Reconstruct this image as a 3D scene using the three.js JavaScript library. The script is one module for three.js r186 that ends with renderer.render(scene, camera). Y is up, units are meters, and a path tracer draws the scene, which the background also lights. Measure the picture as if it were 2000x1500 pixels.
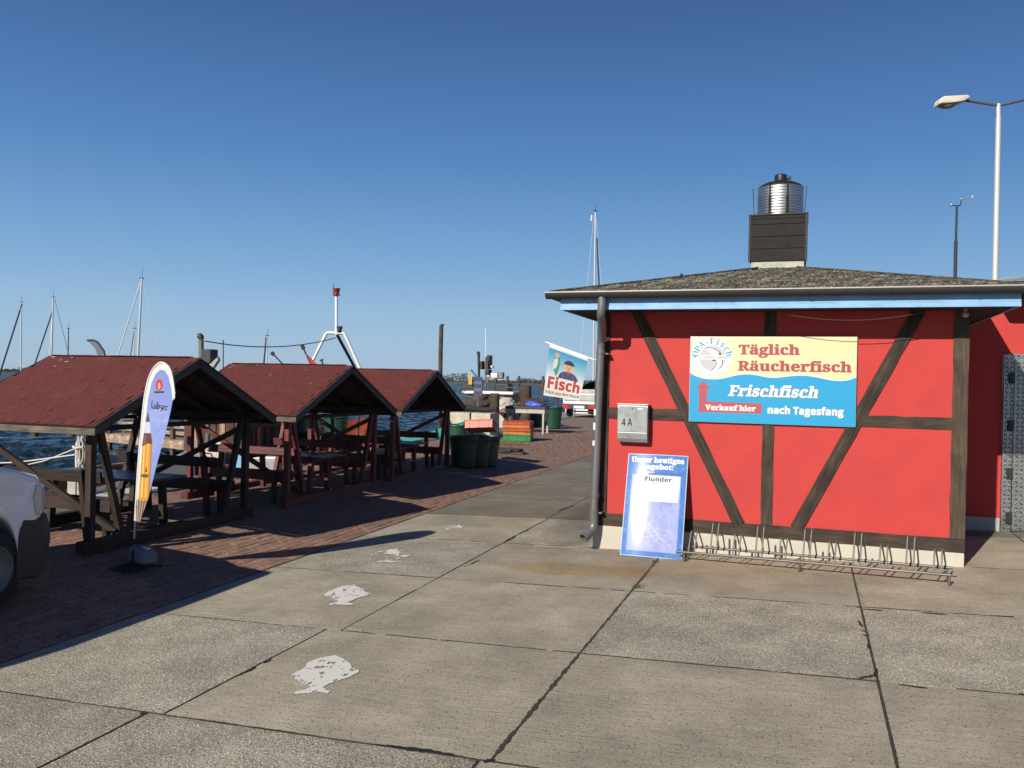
import * as THREE from 'three';
import { RoundedBoxGeometry } from 'three/addons/geometries/RoundedBoxGeometry.js';
import { mergeGeometries } from 'three/addons/utils/BufferGeometryUtils.js';
import { FontLoader } from 'three/addons/loaders/FontLoader.js';

// ------------------------------------------------------------------ camera, sky, sun, exposure
const V = (x, y, z) => new THREE.Vector3(x, y, z);
const scene = new THREE.Scene();
const F = 1655.83, EYE = V(0, 2.0, 0);                       // focal length in pixels of the 2000 x 1500 photograph
const camera = new THREE.PerspectiveCamera(2 * Math.atan(750 / F) * 180 / Math.PI, 4 / 3, 0.1, 6000);
camera.position.copy(EYE);
camera.rotation.set(-0.002086, 0.33535, 0.021418, 'YXZ');
camera.updateMatrixWorld(true);
const SUN = V(-0.305, 0.562, 1.0).normalize();
const sun = new THREE.DirectionalLight(new THREE.Color(1.0, 0.925, 0.80), 5.0);
sun.position.copy(SUN).multiplyScalar(60).add(V(-3, 0, -12)); sun.target.position.set(-3, 0, -12);
sun.castShadow = true; sun.shadow.mapSize.set(4096, 4096);
Object.assign(sun.shadow.camera, { left: -30, right: 30, top: 30, bottom: -30, near: 1, far: 160 });
scene.add(sun, sun.target);
const renderer = new THREE.WebGLRenderer({ antialias: true });
renderer.toneMapping = THREE.LinearToneMapping; renderer.toneMappingExposure = 1.25;
renderer.shadowMap.enabled = true;
{ // clear morning sky: deep blue overhead, paler to the horizon, a little brighter round the sun
  const w = 512, h = 256, data = new Float32Array(w * h * 4), s2l = (c) => Math.pow((c / 255 + 0.055) / 1.055, 2.4);
  const stops = [[-90, 150, 172, 190], [0, 168, 193, 212], [2.5, 162, 192, 217], [4.3, 152, 188, 219], [8, 124, 168, 212], [14.6, 87, 135, 191], [24, 64, 99, 154], [45, 42, 70, 120], [90, 31, 53, 98]];
  for (let j = 0; j < h; j++) for (let i = 0; i < w; i++) {
    const el = (j + 0.5) / h * 180 - 90, az = ((i + 0.5) / w - 0.5) * 2 * Math.PI, e = el * Math.PI / 180;
    const d = V(Math.cos(e) * Math.cos(az), Math.sin(e), Math.cos(e) * Math.sin(az));
    let k = 0; while (k < stops.length - 2 && stops[k + 1][0] < el) k++;
    const t = Math.min(1, Math.max(0, (el - stops[k][0]) / (stops[k + 1][0] - stops[k][0])));
    const glow = 1 + 0.9 * Math.exp(-Math.pow(Math.acos(Math.min(1, d.dot(SUN))) / 0.42, 2));
    for (let c = 0; c < 3; c++) data[(j * w + i) * 4 + c] = s2l(stops[k][c + 1] + (stops[k + 1][c + 1] - stops[k][c + 1]) * t) * glow / 1.25;
    data[(j * w + i) * 4 + 3] = 1;
  }
  const sky = new THREE.DataTexture(data, w, h, THREE.RGBAFormat, THREE.FloatType);
  sky.mapping = THREE.EquirectangularReflectionMapping; sky.magFilter = sky.minFilter = THREE.LinearFilter; sky.needsUpdate = true;
  scene.background = sky; scene.environment = sky;
}

// ------------------------------------------------------------------ helpers
let seed = 20417;
const rnd = () => { seed = (seed + 0x6D2B79F5) | 0; let t = Math.imul(seed ^ (seed >>> 15), 1 | seed); t = (t + Math.imul(t ^ (t >>> 7), 61 | t)) ^ t; return ((t ^ (t >>> 14)) >>> 0) / 4294967296; };
const rr = (a, b) => a + (b - a) * rnd();
const clamp = (x, a, b) => Math.min(b, Math.max(a, x)), mix = (a, b, t) => a + (b - a) * t, smooth = (a, b, x) => { const t = clamp((x - a) / (b - a), 0, 1); return t * t * (3 - 2 * t); };
const lin = (r, g, b) => new THREE.Color().setRGB(r, g, b);
// lie of the ground: the concrete falls gently towards the brick strip, which rises again to the quay
const EDGE = -5.515;
function gy(x, z) {
  const zz = clamp(z, -29, 12);
  if (x > EDGE) return 0.03351 * Math.min(x, 8) - 0.01113 * zz;
  return 0.03351 * EDGE - 0.01113 * zz + 0.12 * Math.min(EDGE - x, 1.7);
}
const ray = (px, py) => V((px - 1000) / F, -(py - 750) / F, -1).applyQuaternion(camera.quaternion);
function at(px, py, o) {                                        // the point of the world that a pixel of the photograph shows, at a known plane or distance
  const d = ray(px, py);
  const t = o.x !== undefined ? o.x / d.x : o.y !== undefined ? (o.y - EYE.y) / d.y : o.z !== undefined ? o.z / d.z : o.n ? (o.n.dot(o.p) - o.n.dot(EYE)) / o.n.dot(d) : o.d;
  return d.multiplyScalar(t).add(EYE);
}
function gp(px, py) {                                           // ... on the ground
  const d = ray(px, py); let t = 1;
  const f = (s) => EYE.y + s * d.y - gy(s * d.x, s * d.z);
  while (f(t) > 0 && t < 200) t *= 1.02;
  let a = t / 1.02, b = t; for (let i = 0; i < 40; i++) { const m = (a + b) / 2; if (f(m) > 0) a = m; else b = m; }
  return d.multiplyScalar(a).add(EYE);
}
const used = {};
const numbered = (n) => { const k = used[n] = (used[n] ?? -1) + 1; return k ? `${n}_${String(k).padStart(3, '0')}` : n; };
const flat = (g) => (Array.isArray(g) ? g.flat(9) : [g]);
function obj(name, geos, mat, parent, label) {
  let list = flat(geos).map((g) => (g.index ? g.toNonIndexed() : g));
  if (list.some((g) => g.attributes.color)) for (const g of list) if (!g.attributes.color) g.setAttribute('color', new THREE.BufferAttribute(new Float32Array(g.attributes.position.count * 3).fill(1), 3));
  const g = list.length > 1 ? mergeGeometries(list) : list[0];
  const m = new THREE.Mesh(g, mat); m.name = parent ? name : numbered(name); m.castShadow = m.receiveShadow = true;
  if (label) m.userData.label = label;
  (parent ?? scene).add(m); return m;
}
function thing(name, label, category, pos, turn = 0, group) {
  const o = new THREE.Group(); o.name = numbered(name); scene.add(o);
  if (pos) o.position.copy(pos); o.rotation.y = turn;
  o.userData = { label, category }; if (group) o.userData.group = group; return o;
}
function struct(name, label) { const o = new THREE.Group(); o.name = numbered(name); o.userData = { kind: 'structure' }; if (label) o.userData.label = label; scene.add(o); return o; }
function tag(o, label, category, group) { o.userData.label = label; o.userData.category = category; if (group) o.userData.group = group; return o; }
function dup(root, label, pos, turn = 0) { const r = root.clone(); r.name = numbered(root.name.replace(/_\d{3}$/, '')); r.userData = { ...root.userData, label }; scene.add(r); if (pos) r.position.copy(pos); r.rotation.y = turn; return r; }
function boxUV(g) {                                             // uv in metres from the facing of each side; v runs along y
  if (g.index) g = g.toNonIndexed();
  const p = g.attributes.position, n = g.attributes.normal, uv = new Float32Array(p.count * 2), o = rnd() * 7, q = rnd() * 7;
  for (let i = 0; i < p.count; i++) {
    const ax = Math.abs(n.getX(i)), ay = Math.abs(n.getY(i)), az = Math.abs(n.getZ(i));
    const [u, v] = ax > ay && ax > az ? [p.getZ(i), p.getY(i)] : ay > az ? [p.getX(i), p.getZ(i)] : [p.getX(i), p.getY(i)];
    uv[i * 2] = u + o; uv[i * 2 + 1] = v + q;
  }
  g.setAttribute('uv', new THREE.BufferAttribute(uv, 2)); return g;
}
const box = (w, h, d, x = 0, y = 0, z = 0) => boxUV(new THREE.BoxGeometry(w, h, d)).translate(x, y, z);
const rbox = (w, h, d, x = 0, y = 0, z = 0, r = 0.006) => boxUV(new RoundedBoxGeometry(w, h, d, 1, Math.min(r, w / 2.1, h / 2.1, d / 2.1))).translate(x, y, z);
function orient(g, a, b, up = V(0, 0, 1)) {                     // lays a shape built along y between two points
  const y = b.clone().sub(a).normalize(); let x = y.clone().cross(up); if (x.lengthSq() < 1e-6) x = y.clone().cross(V(1, 0, 0)); x.normalize();
  const z = x.clone().cross(y), m = new THREE.Matrix4().makeBasis(x, y, z); m.setPosition(a.clone().add(b).multiplyScalar(0.5));
  return g.applyMatrix4(m);
}
const hewn = (a, b, w, d, up) => {                              // a beam with slightly uneven hewn arrises
  const L = a.distanceTo(b), n = Math.max(4, Math.round(L / 0.11)), g = new THREE.BoxGeometry(w, L, d, 2, n, 1).toNonIndexed(), P = g.attributes.position, s = rnd() * 90;
  for (let i = 0; i < P.count; i++) { const x = P.getX(i), y = P.getY(i), z = P.getZ(i), e = Math.sign(x) * (vn(y * 9 + s, x > 0 ? 3.5 : 8.5, 9999, 31) - 0.5) * 0.012; P.setXYZ(i, x + (Math.abs(x) > w * 0.4 ? e : 0), y, z + (z > 0 ? (Math.abs(x) > w * 0.4 ? -0.006 : 0) + (vn(y * 6 + s, x * 20 + 50, 9999, 33) - 0.5) * 0.004 : 0)); }
  g.computeVertexNormals(); return orient(boxUV(g), a, b, up);
};
const bar = (a, b, w, d, up, r = 0.005) => orient(boxUV(new RoundedBoxGeometry(w, a.distanceTo(b), d, 1, Math.min(r, w / 2.2, d / 2.2))), a, b, up);
const cyl = (a, b, r1, r2 = r1, n = 12, open = false) => orient(new THREE.CylinderGeometry(r2, r1, a.distanceTo(b), n, 1, open), a, b);
const tube = (pts, r, seg = 24, n = 8, closed = false, curved = true) => {
  let c; if (curved) c = new THREE.CatmullRomCurve3(pts, closed, 'catmullrom', 0.4);
  else { c = new THREE.CurvePath(); for (let i = 0; i + 1 < pts.length; i++) c.add(new THREE.LineCurve3(pts[i], pts[i + 1])); }
  return new THREE.TubeGeometry(c, seg, r, n, closed);
};
const lathe = (pts, n = 24) => new THREE.LatheGeometry(pts.map(([x, y]) => new THREE.Vector2(x, y)), n);
function prism(pts, depth, bevel = 0) {                         // outline in x,y pushed along z from 0 to depth
  const s = new THREE.Shape(pts.map(([x, y]) => new THREE.Vector2(x, y)));
  return boxUV(new THREE.ExtrudeGeometry(s, { depth: depth - 2 * bevel, bevelEnabled: bevel > 0, bevelSize: bevel, bevelThickness: bevel, bevelOffset: -bevel, bevelSegments: 1, curveSegments: 6 }).translate(0, 0, bevel));
}
function quadGrid(fn, nu, nv, uvs = 1) {                        // a sheet from fn(u, v) -> point
  const pos = [], uv = [], idx = [];
  for (let j = 0; j <= nv; j++) for (let i = 0; i <= nu; i++) { const p = fn(i / nu, j / nv); pos.push(p.x, p.y, p.z); uv.push(i / nu * uvs, j / nv * uvs); }
  for (let j = 0; j < nv; j++) for (let i = 0; i < nu; i++) { const a = j * (nu + 1) + i; idx.push(a, a + 1, a + nu + 2, a, a + nu + 2, a + nu + 1); }
  const g = new THREE.BufferGeometry(); g.setAttribute('position', new THREE.Float32BufferAttribute(pos, 3)); g.setAttribute('uv', new THREE.Float32BufferAttribute(uv, 2)); g.setIndex(idx); g.computeVertexNormals(); return g;
}

// ------------------------------------------------------------------ noise and textures
const H = (x, y, s) => { let n = Math.imul(x | 0, 374761393) ^ Math.imul(y | 0, 668265263) ^ Math.imul(s | 0, 1274126177); n = Math.imul(n ^ (n >>> 13), 1274126177); return ((n ^ (n >>> 16)) >>> 0) / 4294967296; };
function vn(x, y, per, s) {                                     // value noise, repeating every per cells
  const x0 = Math.floor(x), y0 = Math.floor(y), fx = x - x0, fy = y - y0, u = fx * fx * (3 - 2 * fx), v = fy * fy * (3 - 2 * fy), m = (a) => ((a % per) + per) % per;
  const a = H(m(x0), m(y0), s), b = H(m(x0 + 1), m(y0), s), c = H(m(x0), m(y0 + 1), s), d = H(m(x0 + 1), m(y0 + 1), s);
  return a + (b - a) * u + (c - a) * v + (a - b - c + d) * u * v;
}
function vq(x, y, px, py, s) {                                  // the same with its own period on each axis
  const x0 = Math.floor(x), y0 = Math.floor(y), fx = x - x0, fy = y - y0, u = fx * fx * (3 - 2 * fx), v = fy * fy * (3 - 2 * fy), m = (a, p) => ((a % p) + p) % p;
  const a = H(m(x0, px), m(y0, py), s), b = H(m(x0 + 1, px), m(y0, py), s), c = H(m(x0, px), m(y0 + 1, py), s), d = H(m(x0 + 1, px), m(y0 + 1, py), s);
  return a + (b - a) * u + (c - a) * v + (a - b - c + d) * u * v;
}
function fbm(u, v, base, oct, s) { let a = 0, w = 0.5, t = 0; for (let o = 0; o < oct; o++) { a += w * vn(u * base, v * base, base, s + o); t += w; base *= 2; w *= 0.5; } return a / t; }
function texture(n, fn, srgb = true, m = n) {                   // fn(u, v) -> [r, g, b] or grey, 0..1
  const d = new Uint8Array(n * m * 4);
  for (let j = 0; j < m; j++) for (let i = 0; i < n; i++) { const c = fn(i / n, j / m), k = (j * n + i) * 4; if (c.length) { for (let q = 0; q < 3; q++) d[k + q] = clamp(c[q], 0, 1) * 255; } else d[k] = d[k + 1] = d[k + 2] = clamp(c, 0, 1) * 255; d[k + 3] = 255; }
  const t = new THREE.DataTexture(d, n, m, THREE.RGBAFormat); t.wrapS = t.wrapT = THREE.RepeatWrapping; t.magFilter = THREE.LinearFilter; t.minFilter = THREE.LinearMipmapLinearFilter; t.generateMipmaps = true;
  if (srgb) t.colorSpace = THREE.SRGBColorSpace; t.needsUpdate = true; return t;
}
const rep = (t, x, y = x) => { const c = t.clone(); c.repeat.set(x, y); c.needsUpdate = true; return c; };
function canvasTex(w, h, draw) { const c = document.createElement('canvas'); c.width = w; c.height = h; draw(c.getContext('2d'), w, h); const t = new THREE.CanvasTexture(c); t.colorSpace = THREE.SRGBColorSpace; t.anisotropy = 8; return t; }
const grains = (u, v, n, s, hit) => {                           // one pebble or pit per cell, round and uneven
  const x = u * n, y = v * n, cx = Math.floor(x), cy = Math.floor(y); let best = 0, tone = 0;
  for (let dy = -1; dy <= 1; dy++) for (let dx = -1; dx <= 1; dx++) { const a = ((cx + dx) % n + n) % n, b = ((cy + dy) % n + n) % n; if (H(a, b, s) > hit) continue; const r = 0.18 + 0.34 * H(a, b, s + 1), ox = cx + dx + H(a, b, s + 2), oy = cy + dy + H(a, b, s + 3), q = 1 - Math.hypot(x - ox, (y - oy) * (0.7 + 0.6 * H(a, b, s + 5))) / r; if (q > best) { best = q; tone = H(a, b, s + 4); } }
  return [smooth(0, 0.45, best), tone];
};
const T = {};
{ // worn concrete with bare aggregate, and trowelled concrete with scattered pits; 2 m a side
  const rough = (u, v) => { const [g, t] = grains(u, v, 150, 11, 0.8), [g2, t2] = grains(u, v, 250, 31, 0.7), b = fbm(u, v, 8, 5, 51); return [g, t, g2, t2, b]; };
  T.aggregate = texture(1024, (u, v) => { const [g, t, g2, t2, b] = rough(u, v); let k = 0.70 + 0.22 * (b - 0.5) - 0.16 * vn(u * 256, v * 256, 256, 5); k = mix(k, t > 0.78 ? 1.0 : t > 0.42 ? 0.78 : 0.36, g * 0.8); k = mix(k, t2 > 0.7 ? 0.95 : 0.42, g2 * 0.5); const w = 0.035 * (t - 0.5); return [k * (1 + w), k * 0.985, k * (0.945 - w)]; });
  T.aggregateBump = texture(1024, (u, v) => { const [g, t, g2, , b] = rough(u, v); return 0.45 + 0.3 * g * (t > 0.4 ? 1 : -1) + 0.15 * g2 + 0.25 * (b - 0.5); }, false);
  const pits = (u, v) => [grains(u, v, 150, 71, 0.22), fbm(u, v, 6, 7, 81), grains(u, v, 260, 91, 0.4)];
  T.trowelled = texture(1024, (u, v) => { const [[g, t], b, [g2, t2]] = pits(u, v); let k = 0.80 + 0.22 * (b - 0.5) + 0.10 * (vq(u * 14, v * 260, 14, 260, 77) - 0.5) + 0.08 * (vq(u * 30, v * 500, 30, 500, 79) - 0.5) + 0.06 * (vn(u * 300, v * 300, 300, 7) - 0.5); k = mix(k, t > 0.80 ? 1.0 : 0.36, g * 0.65); k = mix(k, t2 > 0.5 ? 0.98 : 0.5, g2 * 0.55); return [k, k * 0.98, k * 0.935]; });
  T.trowelledBump = texture(1024, (u, v) => { const [[g, t], b, [g2]] = pits(u, v); return 0.6 - 0.4 * g * (t > 0.85 ? -0.4 : 1) - 0.2 * g2 + 0.3 * (b - 0.5); }, false);
  // timber: grain along v, knots and checks; 1 m a side
  const grain = (u, v) => { const k = fbm(u, v, 4, 3, 141), s = fbm((u + 0.03 * k) % 1, v, 2, 1, 7); const f = vq(u * 64 + k * 3, v * 4 + k * 2, 64, 4, 3) * 0.4 + vq(u * 160, v * 9 + k * 3, 160, 9, 9) * 0.4 + 0.2 * s; const c = smooth(0.60, 0.80, fbm((u + 0.02 * k) % 1, v, 2, 2, 19)) * vq(u * 90, v * 4, 90, 4, 23); return [f, c, k]; };
  T.wood = texture(512, (u, v) => { const [f, c, k] = grain(u, v); const a = 0.64 + 0.5 * (f - 0.5) + 0.4 * (k - 0.5) - 0.25 * c; return [a, a * 0.98, a * 0.96]; });
  T.woodBump = texture(512, (u, v) => { const [f, c] = grain(u, v); return 0.5 + 0.6 * (f - 0.5) - 0.3 * c; }, false);
  T.plaster = texture(512, (u, v) => { const b = fbm(u, v, 4, 4, 201), f = vn(u * 200, v * 200, 200, 3); const a = 0.94 + 0.05 * (b - 0.5) + 0.03 * (f - 0.5); return [a, a * (1 + 0.05 * (b - 0.5)), a]; });
  T.plasterBump = texture(512, (u, v) => 0.5 * fbm(u, v, 24, 4, 203) + 0.3 * vn(u * 128, v * 128, 128, 5), false);
  T.granule = texture(256, (u, v) => { const a = 0.72 + 0.35 * (vn(u * 128, v * 128, 128, 3) - 0.5) + 0.3 * (fbm(u, v, 4, 4, 13) - 0.5); return a; });
  T.granuleBump = texture(256, (u, v) => vn(u * 128, v * 128, 128, 3), false);
  T.moss = texture(512, (u, v) => { const b = fbm(u, v, 20, 4, 301), l = smooth(0.50, 0.6, fbm(u, v, 44, 3, 311)), d = smooth(0.54, 0.7, fbm(u, v, 30, 4, 331)), f = vn(u * 200, v * 200, 200, 3); let c = [0.36, 0.345, 0.32].map((x) => x * (0.8 + 0.7 * (f - 0.5) + 0.5 * (b - 0.5))); c = c.map((x, i) => mix(x, [0.64, 0.62, 0.55][i], l * 0.8)); return c.map((x, i) => mix(x, [0.24, 0.22, 0.15][i], d * 0.7)); });
  T.brick = texture(256, (u, v) => { const b = fbm(u, v, 4, 5, 401), f = vn(u * 90, v * 90, 90, 3); const a = 0.74 + 0.28 * (b - 0.5) + 0.25 * (f - 0.5); return [a, a * (0.98 - 0.06 * (b - 0.5)), a * (0.97 - 0.1 * (b - 0.5))]; });
  T.worn = texture(512, (u, v) => { const a = fbm(u, v, 14, 4, 501), b = vn(u * 60, v * 40, 60, 3); return a + 0.4 * (b - 0.5) > 0.27 ? 1 : 0; }, false);
  T.veryWorn = texture(512, (u, v) => { const a = fbm(u, v, 8, 4, 521), b = vn(u * 60, v * 40, 60, 3); return a + 0.3 * (b - 0.5) > 0.51 ? 1 : 0; }, false);
  T.tread = texture(256, (u, v) => { const n = 8, x = u * n, y = v * n, a = ((x + y) & 1) ? 1 : -1; const cx = x % 1 - 0.5, cy = y % 1 - 0.5, odd = (Math.floor(x) + Math.floor(y)) % 2, [p, q] = odd ? [cx + cy, cx - cy] : [cx - cy, cx + cy]; void a; return 1 - smooth(0.5, 1, Math.hypot(p / 0.6, q / 0.2)); }, false);
  T.scuff = texture(512, (u, v) => { const a = 0.84 + 0.18 * (fbm(u, v, 5, 5, 601) - 0.5) - 0.06 * smooth(0.6, 0.75, fbm(u, v, 20, 3, 611)); return a; });
  T.ripple = texture(512, (u, v) => fbm(u, v * 1, 6, 6, 701), false);
}
const S = (c, o = {}) => new THREE.MeshStandardMaterial({ color: c.clone().multiplyScalar(0.85), roughness: 0.8, ...o });
const wood = (c, o = {}) => S(c, { map: T.wood, bumpMap: T.woodBump, bumpScale: 0.004, roughness: 0.85, ...o });
const M = {
  redPlaster: S(lin(0.57, 0.047, 0.041), { map: T.plaster, bumpMap: T.plasterBump, bumpScale: 0.004, roughness: 0.82 }),
  cream: S(lin(0.62, 0.58, 0.48), { map: T.plaster, bumpMap: T.plasterBump, bumpScale: 0.006, roughness: 0.9 }),
  greyPlinth: S(lin(0.45, 0.45, 0.44), { map: T.plaster, roughness: 0.9 }),
  oldTimber: wood(lin(0.15, 0.104, 0.07)), oldTimber2: wood(lin(0.125, 0.087, 0.058)), oldTimber3: wood(lin(0.13, 0.095, 0.062)),
  darkTimber: wood(lin(0.035, 0.024, 0.018)), soffit: wood(lin(0.03, 0.022, 0.016)),
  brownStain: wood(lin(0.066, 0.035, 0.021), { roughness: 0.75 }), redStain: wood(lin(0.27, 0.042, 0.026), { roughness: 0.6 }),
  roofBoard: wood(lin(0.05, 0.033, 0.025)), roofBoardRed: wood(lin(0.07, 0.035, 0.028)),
  blueSlat: wood(lin(0.05, 0.17, 0.33), { roughness: 0.3, bumpScale: 0.002 }),
  paleTimber: wood(lin(0.95, 0.72, 0.52)), pile: wood(lin(0.2, 0.15, 0.1)),
  blueFascia: S(lin(0.33, 0.62, 1.0), { roughness: 0.45, map: T.scuff }),
  zinc: S(lin(0.045, 0.043, 0.04), { metalness: 0.1, roughness: 0.65, map: T.scuff }), zincLight: S(lin(0.42, 0.4, 0.37), { metalness: 0.4, roughness: 0.5 }),
  pipe: S(lin(0.24, 0.245, 0.245), { metalness: 0.3, roughness: 0.42, map: T.scuff }),
  steel: S(lin(0.8, 0.82, 0.84), { metalness: 1, roughness: 0.42, map: T.scuff }), steelDull: S(lin(0.3, 0.31, 0.31), { metalness: 0.6, roughness: 0.6, map: T.scuff }),
  treadPlate: S(lin(0.5, 0.51, 0.5), { metalness: 0.9, roughness: 0.38, bumpMap: rep(T.tread, 2.3), bumpScale: 0.035, map: T.scuff }),
  galv: S(lin(0.27, 0.255, 0.225), { metalness: 0.55, roughness: 0.5, map: T.scuff }),
  cladding: S(lin(0.034, 0.031, 0.029), { roughness: 0.95, map: T.scuff }), claddingTrim: S(lin(0.05, 0.05, 0.05), { roughness: 0.9 }),
  black: S(lin(0.012, 0.012, 0.013), { roughness: 0.5 }), rubber: S(lin(0.018, 0.018, 0.018), { roughness: 0.85 }),
  white: S(lin(0.75, 0.75, 0.73), { roughness: 0.5 }), whiteOld: S(lin(0.66, 0.63, 0.55), { roughness: 0.7, map: T.scuff }),
  silver: S(lin(0.52, 0.55, 0.55), { metalness: 0.35, roughness: 0.42, map: T.scuff }),
  greenTub: S(lin(0.02, 0.11, 0.06), { roughness: 0.45, map: T.scuff }), greenTubDark: S(lin(0.015, 0.065, 0.04), { roughness: 0.5, map: T.scuff }),
  orange: S(lin(0.62, 0.085, 0.02), { roughness: 0.45, map: T.scuff }), yellowOrange: S(lin(0.7, 0.24, 0.03), { roughness: 0.45, map: T.scuff }), green: S(lin(0.015, 0.3, 0.09), { roughness: 0.45, map: T.scuff }),
  rope: S(lin(0.6, 0.57, 0.5), { roughness: 0.95 }), ropeDark: S(lin(0.06, 0.055, 0.05), { roughness: 0.95 }),
  blueTarp: S(lin(0.05, 0.12, 0.55), { roughness: 0.5 }), darkTarp: S(lin(0.03, 0.033, 0.04), { roughness: 0.55 }),
  redLamp: S(lin(0.6, 0.02, 0.015), { roughness: 0.25 }), redDark: S(lin(0.25, 0.015, 0.012), { roughness: 0.3 }),
  flagRed: S(lin(0.55, 0.02, 0.03), { roughness: 0.8, side: THREE.DoubleSide }),
  mossGreen: S(lin(0.085, 0.085, 0.04), { roughness: 1, side: THREE.DoubleSide }), joint: S(lin(0.10, 0.088, 0.068), { roughness: 1, map: T.granule }), tar: S(lin(0.03, 0.027, 0.024), { roughness: 0.75, map: T.granule }),
};

// ------------------------------------------------------------------ the setting: ground, paving, quay, water, far shore
const qx = (z) => -9.75 + 0.06 * (clamp(z, -29, 4) + 8);         // the edge of the quay
function sheet(xs, zs, dy, mat, name, parent) {                  // a ground sheet on given grid lines
  const pos = [], uv = [], idx = [];
  for (const z of zs) for (const x of xs) { const X = typeof x === 'function' ? x(z) : x; pos.push(X, gy(X, z) + dy, z); uv.push(X / 2, z / 2); }
  const n = xs.length; for (let j = 0; j + 1 < zs.length; j++) for (let i = 0; i + 1 < n; i++) { const a = j * n + i; idx.push(a, a + 1, a + n, a + 1, a + n + 1, a + n); }
  const g = new THREE.BufferGeometry(); g.setAttribute('position', new THREE.Float32BufferAttribute(pos, 3)); g.setAttribute('uv', new THREE.Float32BufferAttribute(uv, 2)); g.setIndex(idx); g.computeVertexNormals();
  const m = obj(name, g, mat, parent); m.material.side = THREE.DoubleSide; return m;
}
{ // land behind and to the right, out to the horizon on that side
  const g = sheet([9.2, 60, 200, 1500], [400, 60, 12, 0, -12, -29, -78], -0.03, S(lin(0.2, 0.18, 0.14), { map: T.trowelled, roughness: 0.95 }), 'ground'); g.userData.kind = 'structure';
  const b = sheet([qx, -8, EDGE - 1.7, EDGE, 0, 9.2], [400, 60, 12, 1.6], -0.004, g.material, 'ground'); b.userData.kind = 'structure';
}
const pavement = struct('concrete_pavement', 'grey cast concrete slabs with dark joints');
sheet([EDGE - 0.02, -3.5, -1.5, 0.5, 9.2], [1.7, -4, -10, -16, -24], -0.0045, M.joint, 'joint_fill', pavement);
const stainAt = (x, z) => {                                      // patches, tyre dirt, rust: matter on the concrete
  let k = 0.92 + 0.2 * (fbm(((x + 40) / 60) % 1, ((z + 60) / 60) % 1, 60, 6, 901) - 0.45);
  const d = smooth(0.50, 0.62, fbm(((x + 40) / 60) % 1, ((z + 60) / 60) % 1, 90, 4, 931)); k *= 1 - 0.12 * d;
  const c = [k, k, k];
  const el = (cx, cz, rx, rz) => 1 - Math.hypot((x - cx) / rx, (z - cz) / rz) + 0.5 * (fbm(((x + 40) / 60) % 1, ((z + 60) / 60) % 1, 120, 4, 951) - 0.5);
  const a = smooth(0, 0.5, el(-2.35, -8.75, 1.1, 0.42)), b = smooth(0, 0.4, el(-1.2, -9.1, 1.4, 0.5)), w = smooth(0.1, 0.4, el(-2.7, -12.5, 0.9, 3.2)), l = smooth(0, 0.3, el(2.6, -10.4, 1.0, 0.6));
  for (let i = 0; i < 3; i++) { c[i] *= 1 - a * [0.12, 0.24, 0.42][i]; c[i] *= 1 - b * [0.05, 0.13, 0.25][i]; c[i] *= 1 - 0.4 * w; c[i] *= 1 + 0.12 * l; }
  return c;
};
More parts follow.
